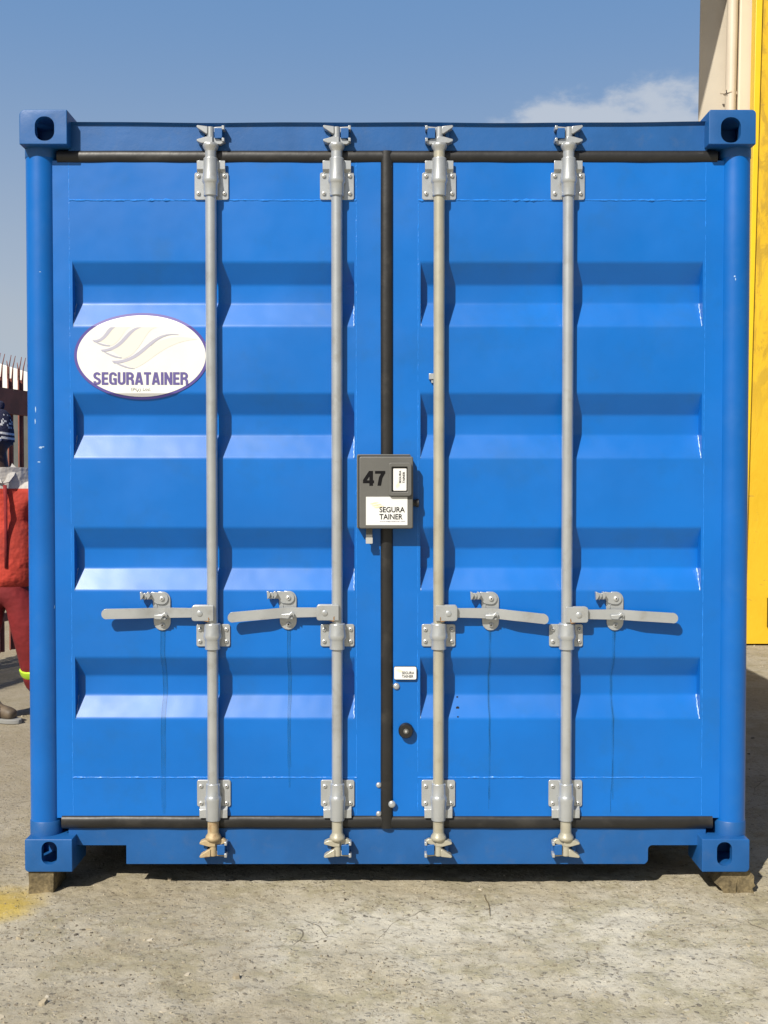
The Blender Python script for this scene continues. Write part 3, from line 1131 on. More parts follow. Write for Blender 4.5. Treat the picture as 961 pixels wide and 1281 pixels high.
# handles --------------------------------------------------------
# rod index, hub (px0, px1, pyc), catch centre px, tip (px, py)
HAND = [(0, 240, 763 - 0.0, 767, 127, 768.5), (1, 396.5, 420, 766.5, 285, 772.5), (2, 572, 549, 767, 686, 775), (3, 736, 712, 769, 848, 773.5)]
HUBS = [(239.5, 261, 767), (396, 418, 766.3), (551.5, 572.5, 767), (714.5, 736.5, 769)]
TIPS = [(127, 768.3), (285, 772.8), (686.3, 775), (848.3, 773.6)]
CATCH = [(202, 765), (360, 764), (613.5, 765), (769.5, 765)]
for i in range(4):
    h0, h1, hy = HUBS[i]
    s = -1 if i < 2 else 1
    yl = Y_DOOR - 0.026
    # hub welded to the rod
    mb = MB()
    yk = Y_DOOR - 0.085
    xa, xb = X(h0, 0.045 + yk), X(h1, 0.045 + yk)
    zc = Z(hy, 0.045 + yk)
    hh = 0.0265
    ext = 0.016
    x0, x1 = (xa, xb + ext) if s < 0 else (xa - ext, xb)
    mb.prism(rrect(x0, x1, zc - hh, zc + hh, (0.009 if s < 0 else 0.002, 0.002 if s < 0 else 0.009, 0.002 if s < 0 else 0.009, 0.009 if s < 0 else 0.002)), 0.038 + yk, 0.046 + yk)
    mb.prism(rrect(x0, x1, zc - hh, zc + hh, (0.009 if s < 0 else 0.002, 0.002 if s < 0 else 0.009, 0.002 if s < 0 else 0.009, 0.009 if s < 0 else 0.002)), 0.060 + yk, 0.068 + yk)
    mb.box(xa + 0.030 if s < 0 else x0, x1 if s < 0 else xb - 0.030, 0.0455 + yk, 0.0605 + yk, zc - 0.018, zc + 0.018)
    handle = None
    # lever
    lv = MB()
    tx, ty = TIPS[i]
    p0 = Vector(((xa + 0.014) if s < 0 else (xb - 0.014), 0, zc))
    p1 = P(tx, ty, Y_DOOR - 0.045)
    N = 40
    L = abs(p1.x - p0.x)
    cpx = abs(P(CATCH[i][0], 604, 0.06).x - p0.x) / L
    vs = []
    for j in range(N + 1):
        t_ = 1 - (1 - j / N) ** 2
        x = p0.x + (p1.x - p0.x) * t_
        e_ = max(0.0, min(1.0, (t_ - cpx * 0.95) / 0.30))
        e_ = e_ * e_ * (3 - 2 * e_)
        g_ = yk + 0.053 + 0.004 * math.sin(t_ * 3) - 0.015 * e_
        z = zc + (p1.z - zc) * (0.25 * t_ + 0.75 * max(0.0, (t_ - cpx) / (1 - cpx)) ** 1.2)
        hw = 0.0155 + 0.0015 * min(1, t_ * 3)
        de = (1 - t_) * L
        if de < hw:
            hw = math.sqrt(max(0.0, hw ** 2 - (hw - de) ** 2)) + 0.0005
        for yy, zz in ((g_, z - hw), (g_, z + hw), (g_ + 0.008, z + hw), (g_ + 0.008, z - hw)):
            vs.append((x, yy, zz))
    fs = [(j * 4 + a, j * 4 + (a + 1) % 4, (j + 1) * 4 + (a + 1) % 4, (j + 1) * 4 + a) for j in range(N) for a in range(4)]
    fs += [(0, 1, 2, 3), (N * 4, N * 4 + 1, N * 4 + 2, N * 4 + 3)]
    lv.add(vs, fs)
    handle = lv.build('door_handle', M['silver'], box_c, bevel=0.002, angle=35)
    handle.location = -Vector(box_c.location)
    hub = mb.build('handle_hub', M['silver'], handle, bevel=0.002)
    xj = (xb if s < 0 else xa)
    rj = random.Random(i + 40)
    wb = MB()
    wb.tube([(xj + rj.uniform(-.001, .001), 0.040 + yk, zc - hh * 0.95 + 0.0045 * q_) for q_ in range(5)], [0.002, 0.0035, 0.003, 0.0022, 0.0012], 8)
    wb.tube([(xj + s * 0.004 * q_ + rj.uniform(-.001, .001), 0.0405 + yk, zc - hh - 0.0005) for q_ in range(5)], [0.003, 0.0032, 0.002, 0.0016, 0.001], 8)
    wb.build('rusty_weld', M['rustweld'], handle)
    rv = MB()
    rv.lathe([(0.0095, 0), (0.0095, 0.002), (0.008, 0.003)], ((xa + xb) / 2 - 0.002, 0.038 + yk, zc - 0.001), 'y', 24)
    rv.build('hinge_pin', M['silver'], handle)

    # catch plate behind the lever
    cpx_, cpy_ = CATCH[i]
    k = 1 / 367.0
    if 'catch' not in first:
        mb = MB()
        pl = arc(0.5 * k, -13 * k, 10.5 * k, 180, 360, 10) + [(11 * k, 12 * k)] + arc(1 * k, 15 * k, 10 * k, 0, 80, 6) + [(-4 * k, 25 * k), (-11 * k, 17 * k)]
        mb.prism(pl, -0.006, 0.0)
        base_ = mb.build('handle_catch', M['silver'], box_c, bevel=0.0015)
        # pressed bead
        mb = MB()
        mb.tube([(-6 * k, -0.006, 4 * k), (-6 * k, -0.006, 8 * k), (-4.5 * k, -0.006, 9.5 * k), (5 * k, -0.006, 9.5 * k)], 0.0022, 8)
        mb.build('pressed_bead', M['silver'], base_)
        # swivel latch
        mb = MB()
        pl = arc(1 * k, 16.5 * k, 7.5 * k, -100, 80, 10) + [(-8 * k, 24.5 * k), (-13 * k, 25 * k), (-13 * k, 17 * k), (-10 * k, 13 * k), (-8 * k, 11 * k), (-4 * k, 9.5 * k)]
        mb.prism(pl, -0.012, -0.0062)
        for a, b0, b1 in ((-14.5, 25.5, 15.5), (-19, 24.0, 14.5), (-23, 25.5, 15)):
            mb.prism([(x * k, z * k) for x, z in ((a - 2.2, b0), (a + 0.5, b0 - 0.5), (a + 2.6, b0 - 4), (a + 1.0, b1 + 2.5), (a - 1.6, b1))], -0.030 if a != -19 else -0.021, -0.0075)
        mb.box(-24 * k, -12 * k, -0.0125, -0.0078, 15.5 * k, 23.5 * k)
        mb.build('latch_hook', M['silver'], base_, bevel=0.0014)
        # lower lug that carries the lever
        mb = MB()
        mb.prism([(x * k, z * k) for x, z in ((-7, -2.5), (-6.5, -7.5), (1.5, -8.2), (4, -4.5), (7, -3.0), (8.5, -6.5), (9, -1.5), (6, 0.6), (2.5, -2.2))], -0.043, -0.034)
        mb.box(-5.5 * k, 7 * k, -0.036, -0.004, -9.0 * k, -6.3 * k)
        mb.build('lever_rest', M['silver'], base_, bevel=0.0014)
        bolt(base_, 1 * k, -0.012, 16.5 * k, 0.0085)
        bolt(base_, 1 * k, -0.006, -16.5 * k, 0.0085)
    loc = (X(cpx_, Y_DOOR, 604), Y_DOOR, Z(cpy_, Y_DOOR))
    if 'catch' not in first:
        first['catch'] = base_
        base_.location = Vector(loc) - box_c.location
    else:
        copy_part(first['catch'], box_c, loc)

# small fittings on the doors -------------------------------------
def dome(px, py, y, r, parent, m):
    p = P(px, py, y)
    mb = MB()
    mb.lathe([(r, 0)] + [(r * math.cos(R(a)), 0.002 + r * 0.55 * math.sin(R(a))) for a in (0, 20, 40, 60, 78)], (p.x, y, p.z), 'y', 22)
    return mb.build('dome_rivet', m, parent, angle=60)


dome(496, 858.5, Y_DOOR, 0.0115, door_r, M['silver'])
dome(490.5, 1006, Y_DOOR - 0.012, 0.0125, door_r, M['silver'])
dome(474, 982, Y_DOOR, 0.0095, door_l, M['silver'])
dome(474, 1018, Y_DOOR, 0.0095, door_l, M['silver'])
p = P(508, 914.5, Y_DOOR - 0.02)
mb = MB()
mb.lathe([(0.024, 0), (0.0255, 0.004), (0.0255, 0.022), (0.022, 0.027), (0.010, 0.0275)], (p.x, Y_DOOR, p.z), 'y', 32)
mb.lathe([(0.010, 0.0265), (0.008, 0.0285)], (p.x, Y_DOOR, p.z), 'y', 24, mi=1)
mb.lathe([(0.0045, 0.0275), (0.0035, 0.031)], (p.x, Y_DOOR, p.z), 'y', 12, mi=2)
bf = mb.build('rubber_buffer', [M['rubber'], M['boxgrey'], M['zinc']], door_r, angle=40)
# small galvanised clip beside the third rod
pa, pb = P(536.5, 475, Y_DOOR), P(543, 467.5, Y_DOOR)
mb = MB()
mb.box(pa.x, pb.x, Y_DOOR - 0.012, Y_DOOR, pa.z, pb.z)
mb.box(pa.x + 0.008, pb.x - 0.002, Y_DOOR - 0.008, Y_DOOR, pa.z - 0.012, pa.z - 0.0005)
mb.build('metal_clip', M['silver'], door_r, bevel=0.0015)
for py, r in ((874.5, 0.0035), (887, 0.006), (897, 0.003)):
    p = P(573, py, Y_DOOR)
    mb = MB()
    mb.lathe([(r, 0), (r * 0.9, 0.0012)], (p.x, surf_y(p.z), p.z), 'y', 14)
    mb.build('hole_disc', M['hole'], door_r)  # solid disc coloured dark for the shade inside a hole

# oval sticker on the left door, following the pressed steel --------
DE = (177.2, 445.0)
def oval(rx, rz, lift, m, name, parent, dy=0.0):
    c = P(DE[0], DE[1] + dy, Y_DOOR)
    ax, az = rx / 375.0 * (3.885 / 3.8), rz / 375.0 * (3.885 / 3.8)
    zs_ = set(np.linspace(-1, 1, 61).tolist())
    zs_ = sorted([c.z + az * math.sin(u * PI / 2) for u in zs_] + [z for rz_ in RECZ for z in rz_ if abs(z - c.z) < az * 0.995])
    mb = MB()
    vs = []
    NXS = 10
    for z in zs_:
        w = ax * math.sqrt(max(0.0, 1 - ((z - c.z) / az) ** 2))
        y = surf_y(z) - lift
        for q_ in range(NXS + 1):
            vs.append((c.x - w + 2 * w * q_ / NXS, y, z))
    K = NXS + 1
    mb.add(vs, [(i * K + q_, i * K + q_ + 1, (i + 1) * K + q_ + 1, (i + 1) * K + q_) for i in range(len(zs_) - 1) for q_ in range(NXS)])
    return mb.build(name, m, parent, smooth=False)


decal = oval(83.2, 53.8, 0.0022, M['border'], 'oval_sticker', box_c)
decal.location = -Vector(box_c.location)
oval(79.6, 50.6, 0.0030, M['decal'], 'sticker_face', decal)
YS = Y_DOOR - 0.0036


def sp(x, y):
    """point of the 961 x 625 enlargement of the sticker -> x, z"""
    p_ = P(80 + x * 200 / 961.0, 380 + y * 200 / 961.0, YS)
    return (p_.x, p_.z)


def bez(p0, p1, p2, p3, n=14):
    o_ = []
    for i in range(n + 1):
        t_ = i / n
        o_.append(tuple(p0[j] * (1 - t_) ** 3 + 3 * p1[j] * t_ * (1 - t_) ** 2 + 3 * p2[j] * t_ * t_ * (1 - t_) + p3[j] * t_ ** 3 for j in (0, 1)))
    return o_


def ribbon(name, top, bot, m, y):
    n_ = len(top)
    mb = MB()
    vs = [(*(sp(*a)[:1]), y, sp(*a)[1]) for a in top] + [(sp(*a)[0], y, sp(*a)[1]) for a in bot]
    mb.add(vs, [(i, i + 1, i + 1 + n_, i + n_) for i in range(n_ - 1)])
    return mb.build(name, m, decal, smooth=False)


# cream blades, then grey edges
ribbon('wing_emblem', bez((356, 352), (480, 330), (540, 150), (800, 212)), bez((420, 390), (520, 360), (600, 225), (800, 214)), M['cream'], YS)
ribbon('wing_emblem', bez((282, 275), (370, 255), (400, 150), (470, 142)), bez((360, 330), (470, 300), (480, 150), (560, 142)), M['cream'], YS)
ribbon('wing_emblem', bez((215, 222), (250, 200), (280, 145), (300, 141)), bez((285, 252), (345, 230), (360, 150), (400, 141)), M['cream'], YS)
YS2 = YS - 0.0004
ribbon('wing_emblem', bez((288, 342), (480, 352), (500, 150), (690, 184)), bez((300, 358), (500, 362), (520, 165), (690, 187)), M['greyprint'], YS2)
ribbon('wing_emblem', bez((288, 342), (330, 372), (380, 390), (425, 391)), bez((300, 350), (345, 362), (385, 384), (425, 389)), M['greyprint'], YS2 - 0.0003)
ribbon('wing_emblem', bez((220, 276), (350, 270), (360, 160), (440, 142)), bez((232, 288), (370, 284), (385, 160), (468, 142)), M['greyprint'], YS2)
ribbon('wing_emblem', bez((220, 276), (265, 308), (310, 328), (348, 326)), bez((232, 282), (275, 300), (315, 318), (348, 322)), M['greyprint'], YS2 - 0.0003)
ribbon('wing_emblem', bez((170, 218), (245, 225), (250, 150), (284, 141)), bez((182, 230), (262, 236), (275, 150), (312, 141)), M['greyprint'], YS2)
ribbon('wing_emblem', bez((170, 218), (205, 243), (240, 256), (278, 254)), bez((182, 224), (215, 236), (245, 246), (278, 250)), M['greyprint'], YS2 - 0.0003)
a, b_ = sp(177, 487), sp(748, 411)
heavy_lettering('lettering', 'SEGURATAINER', decal, M['purple'], (a[0], b_[0], a[1], b_[1]), YS2)
a, b_ = sp(403, 528), sp(520, 503)
lettering('lettering', '(Pty) Ltd.', decal, M['silverprint'], (a[0], b_[0], a[1], b_[1]), YS2, bold=0.004)

# name plate near the middle seam ------------------------------------
YN = Y_DOOR - 0.010
a, b_ = P(493.3, 850, YN), P(521, 834.2, YN)
mb = MB()
mb.prism(rrect(a.x - 0.001, b_.x + 0.001, a.z - 0.001, b_.z + 0.001, 0.006), YN + 0.001, Y_DOOR)
npl = mb.build('name_plate', M['boxdark'], box_c, bevel=0.001)
mb = MB()
mb.prism(rrect(a.x, b_.x, a.z, b_.z, 0.005), YN - 0.001, YN + 0.0008)
mb.build('plate_face', M['white'], npl, bevel=0.0006)
def nb(x0, x1, y0, y1):
    q0, q1 = P(460 + x0 / 9.61, 820 + y1 / 9.61, YN), P(460 + x1 / 9.61, 820 + y0 / 9.61, YN)
    return (q0.x, q1.x, q0.z, q1.z)
lettering('lettering', 'SEGURA', npl, M['black'], nb(412, 560, 192, 224), YN - 0.0014, bold=0.012)
lettering('lettering', 'TAINER', npl, M['black'], nb(412, 550, 234, 266), YN - 0.0014, bold=0.012)


def swirl(x0, x1, z0, z1, y, parent, m, vertical=False):
    """three stacked leaf shaped swooshes"""
    mb = MB()
    for j, (ox, oz, sc) in enumerate(((0.0, 0.42, 0.62), (0.14, 0.20, 0.70), (0.30, 0.0, 0.72))):
        top = bez((0, 0.22), (0.35, 0.30), (0.45, 0.62), (1.0, 0.46), 10)
        bot = bez((0, 0.22), (0.35, -0.06), (0.6, 0.30), (1.0, 0.46), 10)
        pts = [(ox + sc * q_[0], oz + 0.9 * sc * q_[1]) for q_ in top] + [(ox + sc * q_[0], oz + 0.9 * sc * q_[1]) for q_ in bot]
        if vertical:
            pts = [(1 - q_[1], q_[0]) for q_ in pts]
        vs = [(x0 + (x1 - x0) * q_[0], y - 0.0001 * j, z0 + (z1 - z0) * q_[1]) for q_ in pts]
        n_ = len(top)
        mb.add(vs, [(i, i + 1, i + 1 + n_, i + n_) for i in range(n_ - 1)])
    return mb.build('swoosh_emblem', m, parent, smooth=False)


q0 = nb(340, 430, 150, 205)
swirl(q0[0], q0[1], q0[2], q0[3], YN - 0.0012, npl, M['yellowprint'])

# ------------------------------------------------------------------ lock box
YB = Y_DOOR - 0.061
pb0, pb1 = P(449.6, 661.5, YB), P(517, 571, YB)
lock = thing('lock_box', 'grey steel lock box numbered 47 clamped over the middle seam of the blue doors', 'lock box', ((pb0.x + pb1.x) / 2, YB + 0.02, pb0.z))
wall = MB()
a, b_ = P(446.6, 661, YB + 0.026), P(514, 568.3, YB + 0.026)
wall.prism(rrect(a.x, b_.x, a.z, b_.z, 0.006), YB + 0.022, Y_DOOR - 0.001)
body = wall.build('back_case', M['boxgrey'], lock, bevel=0.002)
mb = MB()
mb.prism(rrect(pb0.x, pb1.x, pb0.z, pb1.z, 0.007), YB, YB + 0.020)
cover = mb.build('front_cover', M['boxgrey'], lock, bevel=0.004, seg=3)
mb = MB()
mb.box(a.x + 0.004, b_.x - 0.004, YB + 0.0195, YB + 0.0225, a.z + 0.004, b_.z - 0.004)
mb.build('dark_gap_fill', M['boxdark'], lock)  # dark sheet standing for the shade in the gap behind the cover


def lb(x0, y0, y=YB):
    """point of the 887 x 1281 enlargement of the lock box"""
    return P(440 + x0 * 90 / 887.0, 560 + y0 * 90 / 887.0, y)


def lbox(x0, x1, y0, y1, y=YB):
    u, w = lb(x0, y1, y), lb(x1, y0, y)
    return (u.x, w.x, u.z, w.z)


yf = YB - 0.012
o_ = lbox(458, 740, 185, 598, yf)
i_ = lbox(495, 690, 238, 545, yf)
fo, fi = rrect(*o_, 0.008), rrect(*i_, 0.003)
n = len(fo)
mb = MB()
vs = [(x, yf, z) for x, z in fo] + [(x, yf, z) for x, z in fi] + [(x, YB + 0.001, z) for x, z in fo] + [(x, YB - 0.003, z) for x, z in fi]
fs = []
for i in range(n):
    j = (i + 1) % n
    fs += [(i, j, n + j, n + i), (i, 2 * n + i, 2 * n + j, j), (n + i, n + j, 3 * n + j, 3 * n + i)]
mb.add(vs, fs)
mb.build('window_frame', M['boxgrey'], lock, bevel=0.0025, seg=3)
mb = MB()
mb.prism(rrect(i_[0] - 0.002, i_[1] + 0.002, i_[2] - 0.002, i_[3] + 0.002, 0.002), YB - 0.003, YB + 0.002)
mb.build('window_recess', M['boxdark'], lock)
w_ = lbox(513, 676, 255, 530, YB - 0.004)
mb = MB()
mb.prism(rrect(*w_, 0.003), YB - 0.0055, YB - 0.0035)
wl = mb.build('window_label', M['white'], lock)
wl.location = -Vector(lock.location)
lettering('lettering', 'SEGURA', wl, M['black'], lbox(583, 610, 283, 437, YB - 0.006), YB - 0.0062, bold=0.006, rot=1)
lettering('lettering', 'TAINER', wl, M['black'], lbox(628, 656, 297, 437, YB - 0.006), YB - 0.0062, bold=0.006, rot=1)
q0 = lbox(530, 592, 420, 505, YB - 0.006)
swirl(q0[0], q0[1], q0[2], q0[3], YB - 0.0060, wl, M['yellowprint'], vertical=True)
s_ = lbox(177, 688, 606, 955)
mb = MB()
mb.prism(rrect(*s_, 0.0006), YB - 0.0012, YB + 0.001)
lab = mb.build('paper_label', M['white'], lock)
lab.location = -Vector(lock.location)
YL = YB - 0.0018
lettering('lettering', 'SEGURA', lab, M['black'], lbox(344, 656, 731, 797, YL), YL, bold=0.014)
lettering('lettering', 'TAINER', lab, M['black'], lbox(342, 628, 818, 884, YL), YL, bold=0.014)
lettering('lettering', 'www.seguratainer.com', lab, M['greyprint'], lbox(342, 660, 899, 918, YL), YL, bold=0.004)
q0 = lbox(222, 400, 640, 752, YL)
swirl(q0[0], q0[1], q0[2], q0[3], YL, lab, M['yellowprint'])
heavy_lettering('number', '47', lock, M['black'], lbox(140, 415, 287, 470), YB - 0.0006, w=0.19, gap=0.05)
for c_ in lock.children:
    if c_.name.startswith('number'):
        c_.location = -Vector(lock.location)
mb = MB()
t0, t1 = lb(177, 1180, YB + .026), lb(257, 985, YB + .026)
mb.prism(rrect(t0.x, t1.x, t0.z, t1.z, 0.002), YB + 0.022, YB + 0.032)
mb.build('shackle_tab', M['boxgrey'], lock, bevel=0.001)
tt = lb(180, 1108, YB + 0.021)
mb = MB()
mb.prism(rrect(t0.x - 0.0005, t1.x + 0.0005, t0.z - 0.0005, tt.z, 0.002), YB + 0.0205, YB + 0.0335)
mb.build('tab_tip', M['zinc'], lock)
mb = MB()
t0, t1 = lb(752, 722, YB + .03), lb(830, 645, YB + .03)
mb.lathe([(0.012, -0.004), (0.012, 0.010), (0.0145, 0.011), (0.0145, 0.020), (0.012, 0.022)], (t0.x, YB + 0.038, (t0.z + t1.z) / 2), 'x', 20)
mb.build('side_knob', M['boxdark'], lock)

# ------------------------------------------------------------------ timber blocks
def timber(pts, y0, y1, label, split=None, seed=1):
    base_z = GZ - 0.008
    rr2 = random.Random(seed)
    bm = bmesh.new()
    n_ = len(pts)
    NY = 8
    rings = []
    for j in range(NY + 1):
        y = y0 + (y1 - y0) * j / NY
        rings.append([bm.verts.new((x + rr2.uniform(-.0015, .0015), y + rr2.uniform(-.003, .003), z + rr2.uniform(-.0015, .0015) * (0 if z > GZ + 0.05 else 1))) for x, z in pts])
    bm.faces.new(rings[0])
    bm.faces.new(rings[-1][::-1])
    for j in range(NY):
        for i in range(n_):
            bm.faces.new((rings[j][i], rings[j + 1][i], rings[j + 1][(i + 1) % n_], rings[j][(i + 1) % n_]))
    bmesh.ops.recalc_face_normals(bm, faces=bm.faces)
    me_ = bpy.data.meshes.new('timber_block')
    bm.to_mesh(me_)
    bm.free()
    o = link('timber_block', me_, M['wood'], bevel=0.002, angle=30)
    tag(o, label, 'wood block', 'timber blocks under the container')
    return o


def px_poly(lst, y, ztop):
    o_ = []
    for a, b__ in lst:
        q_ = P(a, b__, y)
        o_.append((q_.x, min(q_.z, ztop)))
    return o_


zt_ = ZB - 0.0008
timber(px_poly([(35.5, 1080), (36, 1105), (35.6, 1122), (50, 1122.5), (66.5, 1122), (67.5, 1110), (67, 1080)], 0.008, zt_), 0.008, 0.17,
       'squared timber block under the left bottom corner of the blue container', seed=3)
timber(px_poly([(905.5, 1080), (901, 1098), (897.0, 1107), (902, 1111), (908.5, 1122), (920.3, 1122.5), (922.0, 1106), (924.0, 1099), (922.0, 1108), (923.0, 1122.5),
                (937, 1122), (943.5, 1119), (942, 1112), (945, 1108), (943, 1104), (944, 1096), (937.5, 1080)], 0.02, zt_), 0.02, 0.19,
       'split and broken timber block under the right bottom corner of the blue container', seed=5)

# ------------------------------------------------------------------ loose stones on the ground (uncountable)
def chips(n_, xr_, yr_, s0, s1, seed, flat=1.0):
    r_ = np.random.default_rng(seed)
    xs_ = r_.uniform(*xr_, n_)
    ys_ = r_.uniform(*yr_, n_)
    dens_ = 0.6 * vnoise(xs_, ys_, 0.33, 21) + 0.4 * vnoise(xs_, ys_, 0.11, 22) + 0.5
    keep = r_.random(n_) < (0.06 + 1.6 * dens_ ** 3)
    xs_, ys_ = xs_[keep], ys_[keep]
    n_ = len(xs_)
    sz_ = s0 * (s1 / s0) ** (r_.random(n_) ** 2.2)
    hz = GZ + ground_h(xs_, ys_)
    V, F = [], []
    for i in range(n_):
        k_ = r_.integers(5, 8)
        an = np.sort(r_.uniform(0, 2 * PI, k_))
        an = np.linspace(0, 2 * PI, k_, endpoint=False) + r_.uniform(-.35, .35, k_)
        el = r_.uniform(0.5, 1.0)
        ro = r_.uniform(0, PI)
        rad = sz_[i] * r_.uniform(0.65, 1.1, k_)
        px_, py_ = rad * np.cos(an), rad * np.sin(an) * el
        cx_, cy_ = px_ * math.cos(ro) - py_ * math.sin(ro), px_ * math.sin(ro) + py_ * math.cos(ro)
        h_ = sz_[i] * r_.uniform(0.25, 0.8) * flat
        tl = r_.uniform(-.25, .25, 2)
        o_ = len(V)
        for j in range(k_):
            V.append((xs_[i] + cx_[j], ys_[i] + cy_[j], hz[i] - 0.3 * sz_[i]))
        for j in range(k_):
            V.append((xs_[i] + cx_[j] * 0.72, ys_[i] + cy_[j] * 0.72, hz[i] + h_ + tl[0] * cx_[j] + tl[1] * cy_[j]))
        F.append(tuple(o_ + k_ + j for j in range(k_)))
        for j in range(k_):
            F.append((o_ + j, o_ + (j + 1) % k_, o_ + k_ + (j + 1) % k_, o_ + k_ + j))
    return V, F


V, F = chips(16000, (-1.5, 1.5), (-1.15, 0.16), 0.0014, 0.0052, 5)
V2, F2 = chips(420, (-1.5, 1.5), (-1.1, 0.10), 0.004, 0.010, 6, 0.6)
V4, F4 = chips(300, (-1.25, -0.30), (-1.12, -0.25), 0.005, 0.016, 12, 0.35)
V3, F3 = chips(5000, (-5, 5), (-1.3, 8), 0.004, 0.016, 8)
me = bpy.data.meshes.new('gravel')
o1, o2 = len(V), len(V) + len(V2)
o3 = o2 + len(V3)
me.from_pydata(V + V2 + V3 + V4, [], F + [tuple(i + o1 for i in f) for f in F2] + [tuple(i + o2 for i in f) for f in F3] + [tuple(i + o3 for i in f) for f in F4])
cm = bpy.data.materials.new('loose stone chips')
cm.use_nodes = True
t = cm.node_tree
b = t.nodes['Principled BSDF']
b.inputs['Roughness'].default_value = 0.85
geo = nd(t, 'ShaderNodeNewGeometry')
rp_ = nd(t, 'ShaderNodeValToRGB')
e = rp_.color_ramp.elements
e[0].position, e[0].color = 0.0, (0.07, 0.06, 0.047, 1)
e[1].position, e[1].color = 1.0, (0.44, 0.40, 0.32, 1)
for ps, c_ in ((0.3, (0.20, 0.165, 0.115, 1)), (0.75, (0.36, 0.31, 0.22, 1))):
    x_ = rp_.color_ramp.elements.new(ps)
    x_.color = c_
t.links.new(geo.outputs['Random Per Island'], rp_.inputs[0])
t.links.new(rp_.outputs[0], b.inputs['Base Color'])
gv = link('gravel', me, cm, smooth=False)
gv['kind'] = 'stuff'

# a dry twig lying in front of the container
mb = MB()
def on_ground(px, py, lift=0.003):
    u = (px - 480.5) / FPX
    v = (640.5 - py) / FPX
    d = Vector((u, math.cos(PITCH) + v * math.sin(PITCH), -math.sin(PITCH) + v * math.cos(PITCH)))
    t_ = (GZ - CAM.z) / d.z
    q_ = CAM + d * t_
    q_.z += lift + float(ground_h(np.array([q_.x]), np.array([q_.y]))[0])
    return q_
mb.tube([on_ground(*q_) for q_ in ((606, 1120), (608, 1125), (611, 1130), (612.5, 1137), (613, 1146))], [0.0012, 0.0018, 0.0018, 0.0015, 0.001], 6)
tw = mb.build('dry_twig', M['wood'])
tag(tw, 'thin curved dry twig lying on the dusty ground in front of the right door', 'twig')

# ------------------------------------------------------------------ palisade fence running back along the yard on the left
M['fence'] = mat('red oxide fence paint', (0.21, 0.062, 0.042), rough=0.6, vary=0.25, vscale=5, dirt=(0.09, 0.035, 0.028), dirt_amt=0.5, dirt_scale=14)
FD = Vector((0.2425, 0.9701, 0)).normalized()
FN = Vector((FD.y, -FD.x, 0))        # towards the yard
def fence_pt(s):
    return Vector((-3.0, 5.3, GZ)) + FD * s


fence = thing('palisade_fence', 'dark red steel palisade fence with split pointed pales behind the worker', 'fence', fence_pt(0))


def pale_mesh():
    # W section: x along the fence, y towards the yard
    sec = [(-0.034, 0.012), (-0.020, 0.010), (-0.008, -0.010), (0.008, -0.010), (0.020, 0.010), (0.034, 0.012)]
    th = 0.005
    mb_ = MB()
    zs2 = [0.05, 2.22]
    ring = [(a, b__) for a, b__ in sec] + [(a, b__ + th) for a, b__ in sec[::-1]]
    n_ = len(ring)
    vs_ = [(a, b__, z) for z in zs2 for a, b__ in ring]
    fs_ = [(i, (i + 1) % n_, (i + 1) % n_ + n_, i + n_) for i in range(n_)] + [tuple(range(n_)), tuple(range(n_, 2 * n_))]
    mb_.add(vs_, fs_)
    # three split points
    for xa, xm, xb, y, bend, zz in ((-0.034, -0.030, -0.014, 0.012, 0.028, 2.40), (-0.012, 0.0, 0.012, -0.010, -0.01, 2.36), (0.014, 0.030, 0.034, 0.012, 0.028, 2.40)):
        vs_ = [(xa, y, 2.215), (xb, y, 2.215), (xb, y + th, 2.215), (xa, y + th, 2.215),
               ((xa + xm) / 2, y + bend * 0.2, 2.31), ((xb + xm) / 2, y + bend * 0.2, 2.31), ((xb + xm) / 2, y + bend * 0.2 + th, 2.31), ((xa + xm) / 2, y + bend * 0.2 + th, 2.31),
               (xm - 0.002, y + bend, zz), (xm + 0.002, y + bend, zz), (xm, y + bend + th, zz)]
        mb_.add(vs_, [(0, 1, 5, 4), (1, 2, 6, 5), (2, 3, 7, 6), (3, 0, 4, 7), (4, 5, 9, 8), (5, 6, 10, 9), (6, 7, 10), (7, 4, 8, 10), (8, 9, 10)])
    return mb_


rot = math.atan2(FD.y, FD.x)
pale0 = None
for k_ in range(-34, 40):
    p = fence_pt(k_ * 0.15) - fence_pt(0)
    if pale0 is None:
        pale0 = pale_mesh().build('pale', M['fence'], fence, smooth=False)
        c = pale0
    else:
        c = pale0.copy()
        COL.objects.link(c)
        c.parent = fence
    c.location = p
    c.rotation_euler = (0, 0, rot + PI)


def rail(z0, z1, d0, d1):
    mb_ = MB()
    a_, b__ = fence_pt(-34 * 0.15 - 0.1), fence_pt(39 * 0.15 + 0.1)
    vs_ = []
    for q_ in (a_, b__):
        for d_, z_ in ((d0, z0), (d1, z0), (d1, z1), (d0, z1)):
            w__ = q_ + FN * d_
            vs_.append((w__.x, w__.y, GZ + z_))
    mb_.add(vs_, [(0, 1, 2, 3), (4, 5, 6, 7), (0, 1, 5, 4), (1, 2, 6, 5), (2, 3, 7, 6), (3, 0, 4, 7)])
    o = mb_.build('rail', M['fence'], fence, smooth=False)
    o.location = -Vector(fence.location)


rail(1.93, 2.13, 0.018, 0.06)
rail(0.30, 0.36, 0.018, 0.06)
for k_ in range(-2, 3):
    q_ = fence_pt(k_ * 2.7 + 1.2) - FN * 0.06
    mb = MB()
    mb.box(q_.x - 0.05, q_.x + 0.05, q_.y - 0.05, q_.y + 0.05, GZ - 0.05, GZ + 2.25)
    o = mb.build('fence_post', M['fence'], fence)
    o.location = -Vector(fence.location)

